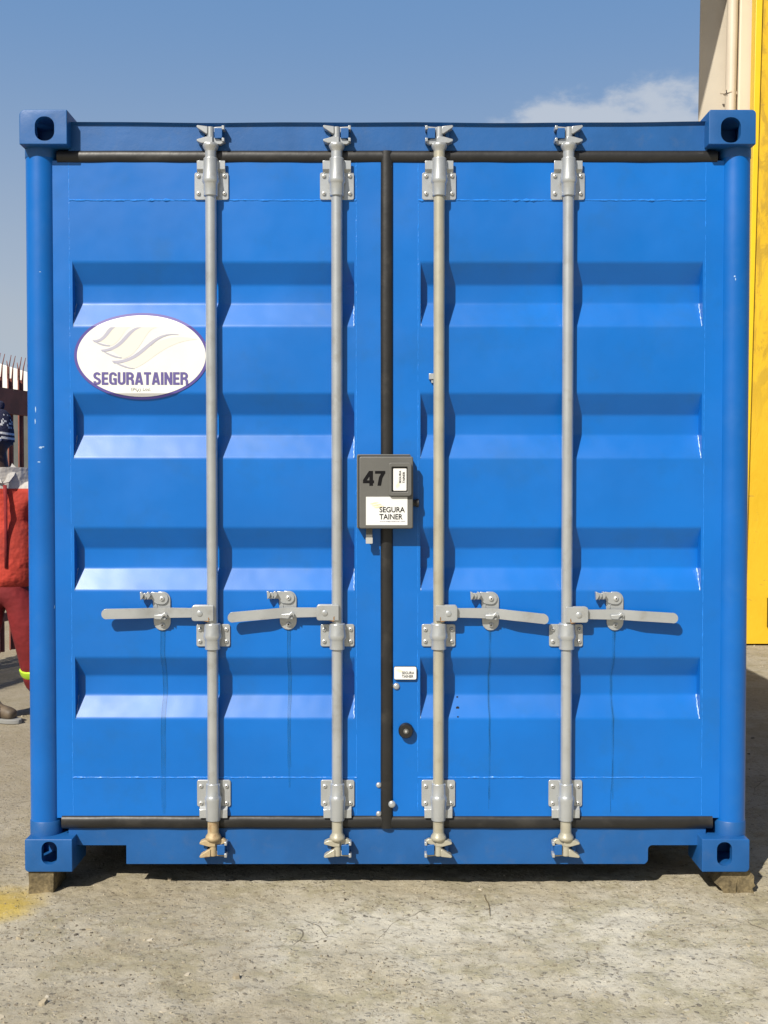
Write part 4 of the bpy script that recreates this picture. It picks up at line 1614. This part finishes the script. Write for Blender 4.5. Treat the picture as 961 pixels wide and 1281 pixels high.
# white roofed shed beyond the fence
M['roofwhite'] = mat('white roof sheet', (0.74, 0.73, 0.70), rough=0.55, vary=0.05, vscale=2, dirt=(0.45, 0.43, 0.38), dirt_amt=0.35, dirt_scale=2)
M['shedgrey'] = mat('grey shed wall', (0.10, 0.105, 0.10), rough=0.8, vary=0.25, vscale=1.4)
sy0 = 15.0
pA, pB = P(-160, 405, sy0), P(60, 474, sy0)
zr0 = P(0, 486, sy0).z
shed = thing('storage_shed', 'low grey shed with a sloping white roof seen over the palisade fence', 'shed', (pA.x, sy0 + 2, GZ))
mb = MB()
mb.prism([(pA.x - 1.5, zr0), (pA.x - 1.5, pA.z - 0.3), (pA.x, pA.z), (pB.x + 0.6, pB.z - 0.18), (pB.x + 0.6, zr0 - 0.12), (pA.x, zr0 - 0.12)], sy0, sy0 + 5)
o = mb.build('roof', M['roofwhite'], shed, bevel=0.02)
mb = MB()
mb.box(pA.x - 1.4, pB.x + 0.5, sy0 + 0.1, sy0 + 4.9, GZ - 0.05, zr0 - 0.118)
mb.build('wall', M['shedgrey'], shed)

# ------------------------------------------------------------------ cream building with a tall yellow door on the right
M['plaster'] = mat('cream plaster', (0.49, 0.435, 0.345), rough=0.85, vary=0.06, vscale=1.2, dirt=(0.39, 0.34, 0.26), dirt_amt=0.3, dirt_scale=3, bump2=0.2, b2scale=60)
M['plaster2'] = mat('pale cream plaster', (0.58, 0.50, 0.385), rough=0.8, vary=0.05, vscale=1.6)
M['pipe'] = mat('cream painted pipe', (0.55, 0.47, 0.36), rough=0.45, vary=0.05, vscale=3)
YW = 6.1
BH = 6.4
def bx(px, py, y=YW):
    return P(px, py, y)


bl = thing('workshop_building', 'tall cream plastered workshop wall with a downpipe on the right edge of the yard', 'building', (bx(900, 604).x, YW, GZ))
# wall: left edge leans outward slightly with height
def wpoly(l, y, yt=-60, yb_=820):
    """polygon between two photo lines ((x_top at y=0, x at y=800)) on the plane y"""
    (a0, a1), (c0, c1) = l
    f = lambda u0, u1, py: u0 + (u1 - u0) * py / 800.0
    pts = [bx(f(a0, a1, yt), yt, y), bx(f(a0, a1, yb_), yb_, y), bx(f(c0, c1, yb_), yb_, y), bx(f(c0, c1, yt), yt, y)]
    return [(q_.x, max(q_.z, GZ - 0.02)) for q_ in pts]


# the walls stand askew to the yard: the end wall runs back and to the right
front = wpoly(((875.8, 862), (1300, 1290)), YW)
skew = (4.4, 9.0)
mb = MB()
vs = [(x, YW, z) for x, z in front] + [(x + skew[0], YW + skew[1], z) for x, z in front]
mb.add(vs, [(0, 1, 2, 3), (4, 7, 6, 5), (0, 4, 5, 1), (3, 2, 6, 7), (0, 3, 7, 4), (1, 5, 6, 2)])
mb.build('wall', M['plaster'], bl, bevel=0.01)
mb = MB()
mb.prism(wpoly(((926.5, 909), (946, 930.5)), YW - 0.1), YW - 0.10, YW + 0.01)
mb.build('pilaster', M['plaster2'], bl, bevel=0.012)
# downpipe
mb = MB()
pt, pm = bx(918, -58, YW - 0.07), bx(898, 800, YW - 0.07)
mb.tube([(pt.x, YW - 0.075, pt.z), (pm.x, YW - 0.075, GZ + 0.15), (pm.x, YW - 0.16, GZ + 0.05)], 0.046, 24)
dp = mb.build('downpipe', M['pipe'], bl, angle=60)
cz = bx(912, 117, YW - 0.07)
mb = MB()
mb.lathe([(0.046, -0.008), (0.0485, -0.007), (0.0485, 0.007), (0.046, 0.008)], (cz.x, YW - 0.075, cz.z), 'z', 24)
mb.box(cz.x - 0.075, cz.x - 0.044, YW - 0.085, YW - 0.065, cz.z - 0.004, cz.z + 0.004)
mb.box(cz.x + 0.044, cz.x + 0.062, YW - 0.09, YW - 0.06, cz.z - 0.012, cz.z + 0.012)
mb.build('pipe_clamp', M['pipe'], dp)
mb = MB()
mb.tube([(cz.x - 0.036, YW - 0.118, cz.z - 0.013), (cz.x - 0.036, YW - 0.118, cz.z + 0.013)], 0.004, 8)
mb.build('clamp_bolt', M['boxdark'], dp)
# unseen flat roof, its pointed corner added to throw the slanting shade
zr_ = bx(880, -60).z + 0.002
xa_, xb_ = bx(733, -60).x, bx(922, -60).x
xl_, xr_ = front[0][0], front[3][0]
rp2 = [(xa_, YW - 1.55), (xb_, YW - 0.02), (xr_, YW - 0.02), (xr_ + skew[0], YW + skew[1]), (xl_ + skew[0], YW + skew[1]), (xl_ - 0.02, YW + 0.02)]
mb = MB()
n = len(rp2)
mb.add([(x, y, zr_) for x, y in rp2] + [(x, y, zr_ + 0.14) for x, y in rp2], [tuple(range(n)), tuple(range(2 * n - 1, n - 1, -1))] + [(i, (i + 1) % n, (i + 1) % n + n, i + n) for i in range(n)])
mb.build('roof', M['roofwhite'], bl)

# yellow door leaf
ym = bpy.data.materials.new('scuffed yellow paint')
ym.use_nodes = True
t = ym.node_tree
b = t.nodes['Principled BSDF']
b.inputs['Roughness'].default_value = 0.45
co = nd(t, 'ShaderNodeTexCoord').outputs['Object']
def yn(sc, det, scale=(1, 1, 1), dist=0.0):
    mp = nd(t, 'ShaderNodeMapping')
    mp.inputs['Scale'].default_value = scale
    t.links.new(co, mp.inputs[0])
    n_ = nd(t, 'ShaderNodeTexNoise', Scale=sc, Detail=det, Roughness=0.65, Distortion=dist)
    t.links.new(mp.outputs[0], n_.inputs['Vector'])
    return n_.outputs['Fac']
ybase = mix_n(t, map_n(t, yn(1.2, 5), 0.35, 0.65), (0.62, 0.38, 0.012), (0.68, 0.43, 0.018))
sgz = nd(t, 'ShaderNodeSeparateXYZ')
t.links.new(co, sgz.inputs[0])
grime = math_n(t, 'MULTIPLY', map_n(t, yn(7, 9, (1, 1, 0.45), 1.2), 0.45, 0.6), map_n(t, sgz.outputs[2], 1.6, 2.6))
grime = math_n(t, 'MULTIPLY', grime, 0.55)
ycol = mix_n(t, grime, ybase, (0.30, 0.19, 0.025))
scuff = math_n(t, 'MULTIPLY', map_n(t, yn(6, 8, (1, 1, 2.2)), 0.62, 0.70), 0.6)
ycol = mix_n(t, scuff, ycol, (0.34, 0.20, 0.05))
t.links.new(ycol, b.inputs['Base Color'])
bn = nd(t, 'ShaderNodeBump', Strength=0.5, Distance=0.012)
t.links.new(yn(7, 9, (1, 1, 0.45), 1.2), bn.inputs['Height'])
t.links.new(bn.outputs[0], b.inputs['Normal'])
M['yellow'] = ym
M['yellowlit'] = mat('sunlit yellow edge', (0.74, 0.49, 0.014), rough=0.4, vary=0.04, vscale=3)  # lighter copy of the door yellow, sunlight on the edge put into colour
YY_ = 5.86
zyb = GZ + 0.012
yd = thing('yellow_door', 'tall scuffed yellow steel door leaf beside the cream wall', 'door', (bx(960, 800, YY_).x, YY_, GZ))
mb = MB()
pl = wpoly(((953.5, 930.5), (1240, 1225)), YY_, -56, 806)
mb.prism(pl, YY_ + 0.02, YY_ + 0.12)
mb.build('door_leaf', M['yellow'], yd, bevel=0.004)
mb = MB()
pl = wpoly(((945.6, 929.0), (953.7, 930.7)), YY_, -56, 805)
mb.prism(pl, YY_ - 0.012, YY_ + 0.10)
mb.build('door_frame', M['yellowlit'], yd, bevel=0.003)
mb = MB()
q0, q1 = bx(955, 770, YY_ + 0.0), bx(966, 745, YY_)
mb.box(bx(960.7, 760, YY_).x, bx(975, 760, YY_).x, YY_ - 0.02, YY_ + 0.03, bx(960, 785, YY_).z, bx(960, 748, YY_).z)
mb.build('door_pull', M['boxdark'], yd, bevel=0.004)

# ------------------------------------------------------------------ worker standing beyond the container
M['skin'] = mat('dark brown skin', (0.045, 0.024, 0.016), rough=0.5)
M['overall'] = mat('red work cloth', (0.38, 0.034, 0.018), rough=0.85, vary=0.25, vscale=4, bump=0.9, bscale=8, bdist=0.030, bump2=0.15, b2scale=500,
                   dirt=(0.12, 0.012, 0.012), dirt_amt=0.5, dirt_scale=5)
M['trouser'] = mat('shaded red work cloth', (0.17, 0.010, 0.012), rough=0.85, vary=0.25, vscale=4, bump=0.7, bscale=6, bdist=0.030, bump2=0.15, b2scale=500)  # darker copy of the coverall red, shade on the legs put into colour
M['yoke'] = mat('pale grey cloth', (0.42, 0.40, 0.375), rough=0.85, vary=0.12, vscale=8, bump=0.6, bscale=14, bdist=0.02)
M['hivis'] = mat('lime reflective tape', (0.42, 0.66, 0.04), rough=0.4)
M['hat'] = mat('navy knit', (0.014, 0.016, 0.045), rough=0.95, bump=0.8, bscale=160, bdist=0.006)
M['hatpat'] = mat('white knit', (0.55, 0.55, 0.55), rough=0.95, bump=0.8, bscale=160, bdist=0.006)
M['boot'] = mat('scuffed brown boot leather', (0.10, 0.075, 0.05), rough=0.6, vary=0.3, vscale=18)
M['sole'] = mat('grey boot sole', (0.22, 0.22, 0.21), rough=0.8)
M['eyewhite'] = mat('eye white', (0.6, 0.58, 0.54), rough=0.3)

PXW = X(6, 2.84 , 604)
worker_o = Vector((PXW, 2.84, GZ))
man = thing('person', 'worker in red coveralls with pale yoke and patterned navy knit hat, standing beyond the container', 'person', worker_o)


def skin(name, nodes, edges, root, m, parent, sub=2, branch=1.0):
    names = list(nodes)
    me_ = bpy.data.meshes.new(name)
    me_.from_pydata([nodes[q_][0] for q_ in names], [(names.index(a_), names.index(b__)) for a_, b__ in edges], [])
    o = bpy.data.objects.new(name, me_)
    COL.objects.link(o)
    md = o.modifiers.new('skin', 'SKIN')
    md.use_smooth_shade = True
    md.branch_smoothing = branch
    for i_, q_ in enumerate(names):
        sv = me_.skin_vertices[0].data[i_]
        r_ = nodes[q_][1]
        sv.radius = r_ if isinstance(r_, tuple) else (r_, r_)
        sv.use_root = q_ == root
    sb = o.modifiers.new('sub', 'SUBSURF')
    sb.levels = sub
    sb.render_levels = sub
    me2 = evaluated(o)
    bpy.data.objects.remove(o)
    me2.materials.clear()
    return link(name, me2, m, parent, smooth=True, angle=180)


# local coordinates, z up, facing -y (towards the camera) turned a little to the right
HX, HZ = -0.030, 1.615               # head centre
body_nodes = {
    'pelvis': ((0, 0, 0.95), (0.145, 0.105)), 'waist': ((0, 0, 1.10), (0.135, 0.10)), 'chest': ((0, 0, 1.30), (0.14, 0.095)),
    'neck0': ((-0.01, 0.0, 1.45), (0.075, 0.07)), 'neck1': ((-0.035, -0.01, 1.52), (0.056, 0.058)),
    'jaw': ((HX + 0.0, -0.035, 1.565), (0.058, 0.068)), 'face': ((HX, -0.02, 1.63), (0.074, 0.090)), 'skull': ((HX, 0.0, 1.70), (0.076, 0.092)), 'crown': ((HX, 0.0, 1.755), (0.05, 0.06)),
    'shl': ((0.17, 0, 1.38), 0.050), 'ell': ((0.26, 0.03, 1.13), 0.044), 'wrl': ((0.27, -0.05, 0.90), 0.030), 'pal': ((0.27, -0.07, 0.83), (0.020, 0.040)),
    'shr': ((-0.17, 0, 1.38), 0.050), 'elr': ((-0.27, 0.03, 1.13), 0.044), 'wrr': ((-0.28, -0.06, 0.90), 0.030), 'par': ((-0.28, -0.08, 0.83), (0.020, 0.040)),
    'hipl': ((0.09, 0, 0.90), 0.088), 'knl': ((0.130, 0.03, 0.48), 0.062), 'anl': ((0.148, 0.13, 0.10), 0.042), 'tol': ((0.18, 0.04, 0.045), 0.036),
    'hipr': ((-0.09, 0, 0.90), 0.088), 'knr': ((-0.10, -0.07, 0.50), 0.062), 'anr': ((-0.11, -0.02, 0.10), 0.042), 'tor': ((0.02, -0.09, 0.045), 0.036)}
be = [('pelvis', 'waist'), ('waist', 'chest'), ('chest', 'neck0'), ('neck0', 'neck1'), ('neck1', 'jaw'), ('jaw', 'face'), ('face', 'skull'), ('skull', 'crown'),
      ('chest', 'shl'), ('shl', 'ell'), ('ell', 'wrl'), ('wrl', 'pal'), ('chest', 'shr'), ('shr', 'elr'), ('elr', 'wrr'), ('wrr', 'par'),
      ('pelvis', 'hipl'), ('hipl', 'knl'), ('knl', 'anl'), ('anl', 'tol'), ('pelvis', 'hipr'), ('hipr', 'knr'), ('knr', 'anr'), ('anr', 'tor')]
for s, hn in ((1, 'l'), (-1, 'r')):
    px_, py_, pz_ = body_nodes['pa' + hn][0]
    for j, (oy, ln) in enumerate(((-0.028, 0.062), (-0.010, 0.072), (0.009, 0.067), (0.026, 0.052))):
        a_, b__, c_ = 'f%s%d0' % (hn, j), 'f%s%d1' % (hn, j), 'f%s%d2' % (hn, j)
        body_nodes[a_] = ((px_, py_ + oy, pz_ - 0.035), 0.009)
        body_nodes[b__] = ((px_ - s * 0.006, py_ + oy * 1.1 - 0.006, pz_ - 0.035 - ln * 0.55), 0.0085)
        body_nodes[c_] = ((px_ - s * 0.022, py_ + oy * 1.1 - 0.016, pz_ - 0.035 - ln), 0.0075)
        be += [('pa' + hn, a_), (a_, b__), (b__, c_)]
    a_, b__ = 't%s0' % hn, 't%s1' % hn
    body_nodes[a_] = ((px_ - s * 0.012, py_ - 0.042, pz_ - 0.012), 0.011)
    body_nodes[b__] = ((px_ - s * 0.022, py_ - 0.058, pz_ - 0.050), 0.009)
    be += [('pa' + hn, a_), (a_, b__)]
# nose and ears grow out of the same surface
body_nodes['nose'] = ((HX + 0.005, -0.122, 1.615), (0.017, 0.014))
body_nodes['earl'] = ((HX + 0.082, 0.005, 1.62), (0.010, 0.024))
body_nodes['earr'] = ((HX - 0.082, 0.005, 1.62), (0.010, 0.024))
be += [('face', 'nose'), ('face', 'earl'), ('face', 'earr')]
bod = skin('body', body_nodes, be, 'pelvis', M['skin'], man)
bod.location = (0, 0, 0)


def local(o):
    o.location = (0, 0, 0)
    return o


jn = {'hem0': ((0, 0, 0.74), (0.19, 0.14)), 'hem': ((0, 0, 0.88), (0.215, 0.150)), 'waist': ((0, 0, 1.06), (0.205, 0.145)), 'chest': ((0, 0.0, 1.28), (0.22, 0.150)), 'up': ((-0.005, 0.01, 1.40), (0.16, 0.115)), 'col': ((-0.018, 0.005, 1.475), (0.080, 0.078)),
      'shl': ((0.185, 0.005, 1.385), 0.098), 'ell': ((0.265, 0.035, 1.13), 0.064), 'wrl': ((0.272, -0.045, 0.92), 0.050),
      'shr': ((-0.185, 0.005, 1.385), 0.098), 'elr': ((-0.275, 0.035, 1.13), 0.064), 'wrr': ((-0.282, -0.055, 0.92), 0.050)}
jk = local(skin('jacket', jn, [('hem0', 'hem'), ('hem', 'waist'), ('waist', 'chest'), ('chest', 'up'), ('up', 'col'), ('up', 'shl'), ('shl', 'ell'), ('ell', 'wrl'), ('up', 'shr'), ('shr', 'elr'), ('elr', 'wrr')],
                'chest', M['overall'], man))
# the pale yoke is part of the jacket's cloth: everything above the chest seam
t = M['overall'].node_tree
b = t.nodes['Principled BSDF']
old = b.inputs['Base Color'].links[0].from_socket
sj = nd(t, 'ShaderNodeSeparateXYZ')
t.links.new(nd(t, 'ShaderNodeTexCoord').outputs['Object'], sj.inputs[0])
above = math_n(t, 'MULTIPLY', map_n(t, sj.outputs[2], 1.352, 1.356), map_n(t, math_n(t, 'ABSOLUTE', sj.outputs[0]), 0.262, 0.258))
t.links.new(mix_n(t, above, old, (0.43, 0.405, 0.375)), b.inputs['Base Color'])
# collar flaps, zip and pocket
mb = MB()
mb.add([(-0.078, -0.050, 1.500), (-0.030, -0.095, 1.455), (0.018, -0.122, 1.405), (0.030, -0.130, 1.385), (-0.008, -0.126, 1.392), (-0.060, -0.104, 1.430), (-0.100, -0.060, 1.470)], [(0, 1, 5, 6), (1, 2, 4, 5), (2, 3, 4)])
mb.add([(0.060, -0.050, 1.500), (0.055, -0.092, 1.455), (0.045, -0.120, 1.405), (0.033, -0.130, 1.385), (0.066, -0.126, 1.392), (0.088, -0.100, 1.430), (0.092, -0.058, 1.470)], [(0, 1, 5, 6), (1, 2, 4, 5), (2, 3, 4)])
cf = mb.build('collar', M['yoke'], man, smooth=False)
cf.location = (0, 0, 0)
sd_ = cf.modifiers.new('t', 'SOLIDIFY')
sd_.thickness = 0.008
mb = MB()
mb.add([(0.030, -0.122, 1.375), (0.040, -0.139, 1.30), (0.042, -0.140, 1.10), (0.040, -0.138, 0.90), (0.056, -0.136, 0.90), (0.058, -0.138, 1.10), (0.058, -0.137, 1.30), (0.050, -0.119, 1.375)], [(0, 1, 6, 7), (1, 2, 5, 6), (2, 3, 4, 5)])
zp = mb.build('front_placket', M['trouser'], man)
zp.location = (0, 0, 0)
sd_ = zp.modifiers.new('t', 'SOLIDIFY')
sd_.thickness = 0.01
tn = {'wst': ((0, 0, 1.04), (0.16, 0.115)), 'pel': ((0, 0, 0.93), (0.185, 0.130)), 'hipl': ((0.105, 0, 0.72), (0.140, 0.135)), 'knl': ((0.135, 0.03, 0.46), 0.100), 'anl': ((0.150, 0.125, 0.13), 0.074),
      'hipr': ((-0.105, 0, 0.72), (0.140, 0.135)), 'knr': ((-0.125, -0.065, 0.46), 0.100), 'anr': ((-0.112, -0.02, 0.13), 0.076)}
local(skin('trousers', tn, [('wst', 'pel'), ('pel', 'hipl'), ('hipl', 'knl'), ('knl', 'anl'), ('pel', 'hipr'), ('hipr', 'knr'), ('knr', 'anr')], 'pel', M['trouser'], man))
for (ax_, ay_, az_), (kx, ky, kz) in (((0.150, 0.125, 0.13), (0.135, 0.03, 0.46)), ((-0.112, -0.02, 0.13), (-0.125, -0.065, 0.46))):
    mb = MB()
    A_, B_ = Vector((ax_, ay_, az_)), Vector((kx, ky, kz))
    mb.tube([A_.lerp(B_, 0.36), A_.lerp(B_, 0.41), A_.lerp(B_, 0.50), A_.lerp(B_, 0.52)], [0.075, 0.086, 0.089, 0.078], 24)
    o = mb.build('reflective_band', M['hivis'], man)
    o.location = (0, 0, 0)
# hat
mb = MB()
vs = []
NR, NK = 22, 60
for j in range(NR + 1):
    u = j / NR
    z = -0.055 + 0.185 * math.sin(u * PI / 2)
    r = (0.090 * math.cos(u * PI / 2) ** 0.55) if u < 1 else 0.002
    for k_ in range(NK):
        a_ = 2 * PI * k_ / NK
        vs.append((HX + r * 0.94 * math.cos(a_), 0.002 + r * 1.10 * math.sin(a_), 1.69 + z + 0.14 * r * math.cos(a_) * -1))
fs = [(j * NK + k_, j * NK + (k_ + 1) % NK, (j + 1) * NK + (k_ + 1) % NK, (j + 1) * NK + k_) for j in range(NR) for k_ in range(NK)]
fs.append(tuple(NR * NK + k_ for k_ in range(NK)))
mb.add(vs, fs)
hat = mb.build('knit_hat', [M['hat'], M['hatpat']], man, angle=80)
hat.location = (0, 0, 0)
rh = random.Random(4)
for i_, pl_ in enumerate(hat.data.polygons):
    row = i_ // NK
    if row in (1, 3):
        pl_.material_index = 1
    elif row in (6, 7, 8, 9, 10, 13) and (rh.random() < 0.22 if row != 13 else (i_ % 4 == 0)):
        pl_.material_index = 1
mb = MB()
vs = []
mb.lathe([(0.012, -0.026), (0.026, -0.018), (0.030, 0.0), (0.026, 0.016), (0.012, 0.026)], (HX + 0.004, 0.0, 1.838), 'z', 16)
pm_ = mb.build('pompom', M['hat'], man)
pm_.location = (0, 0, 0)
# eyes and mouth
for s in (-1, 1):
    mb = MB()
    mb.lathe([(0.004, -0.012), (0.011, -0.006), (0.013, 0), (0.011, 0.006), (0.004, 0.012)], (HX + 0.003 + s * 0.030, -0.093, 1.637), 'y', 16)
    o = mb.build('eye', M['eyewhite'], man)
    o.location = (0, 0, 0)
mb = MB()
mb.tube([(HX - 0.026, -0.098, 1.572), (HX - 0.008, -0.108, 1.575), (HX + 0.012, -0.108, 1.575), (HX + 0.030, -0.098, 1.572)], [0.004, 0.008, 0.008, 0.004], 10)
o = mb.build('mouth', M['skin'], man)
o.location = (0, 0, 0)
# boots
def boot(ax_, ay_, tx_, ty_):
    d_ = Vector((tx_ - ax_, ty_ - ay_, 0)).normalized()
    A_ = Vector((ax_, ay_, 0))
    nn = {'top': (tuple(A_ + Vector((0, 0, 0.19))), 0.058), 'ank': (tuple(A_ + Vector((0, 0, 0.10))), 0.054), 'heel': (tuple(A_ - d_ * 0.02 + Vector((0, 0, 0.055))), (0.044, 0.044)),
          'mid': (tuple(A_ + d_ * 0.09 + Vector((0, 0, 0.060))), (0.046, 0.046)), 'toe': (tuple(A_ + d_ * 0.185 + Vector((0, 0, 0.052))), (0.044, 0.040)), 'tip': (tuple(A_ + d_ * 0.215 + Vector((0, 0, 0.045))), (0.032, 0.028))}
    o_ = local(skin('boot', nn, [('top', 'ank'), ('ank', 'heel'), ('ank', 'mid'), ('mid', 'toe'), ('toe', 'tip')], 'ank', M['boot'], man))
    mb_ = MB()
    nrm_ = Vector((-d_.y, d_.x, 0))
    pts_ = []
    for u_, w__ in ((-0.075, 0.025), (-0.06, 0.042), (0.02, 0.046), (0.10, 0.050), (0.18, 0.048), (0.235, 0.034), (0.255, 0.012)):
        pts_.append((u_, w__))
    ol = [A_ + d_ * u_ + nrm_ * w__ for u_, w__ in pts_] + [A_ + d_ * u_ - nrm_ * w__ for u_, w__ in pts_[::-1]]
    n_ = len(ol)
    mb_.add([(q_.x, q_.y, 0.0) for q_ in ol] + [(q_.x, q_.y, 0.026) for q_ in ol],
            [tuple(range(n_)), tuple(range(2 * n_ - 1, n_ - 1, -1))] + [((i_ + 1) % n_, i_, i_ + n_, (i_ + 1) % n_ + n_) for i_ in range(n_)])
    s__ = mb_.build('boot_sole', M['sole'], o_, bevel=0.004)


boot(-0.115, -0.01, 0.06, -0.09)
boot(0.150, 0.135, 0.22, 0.02)
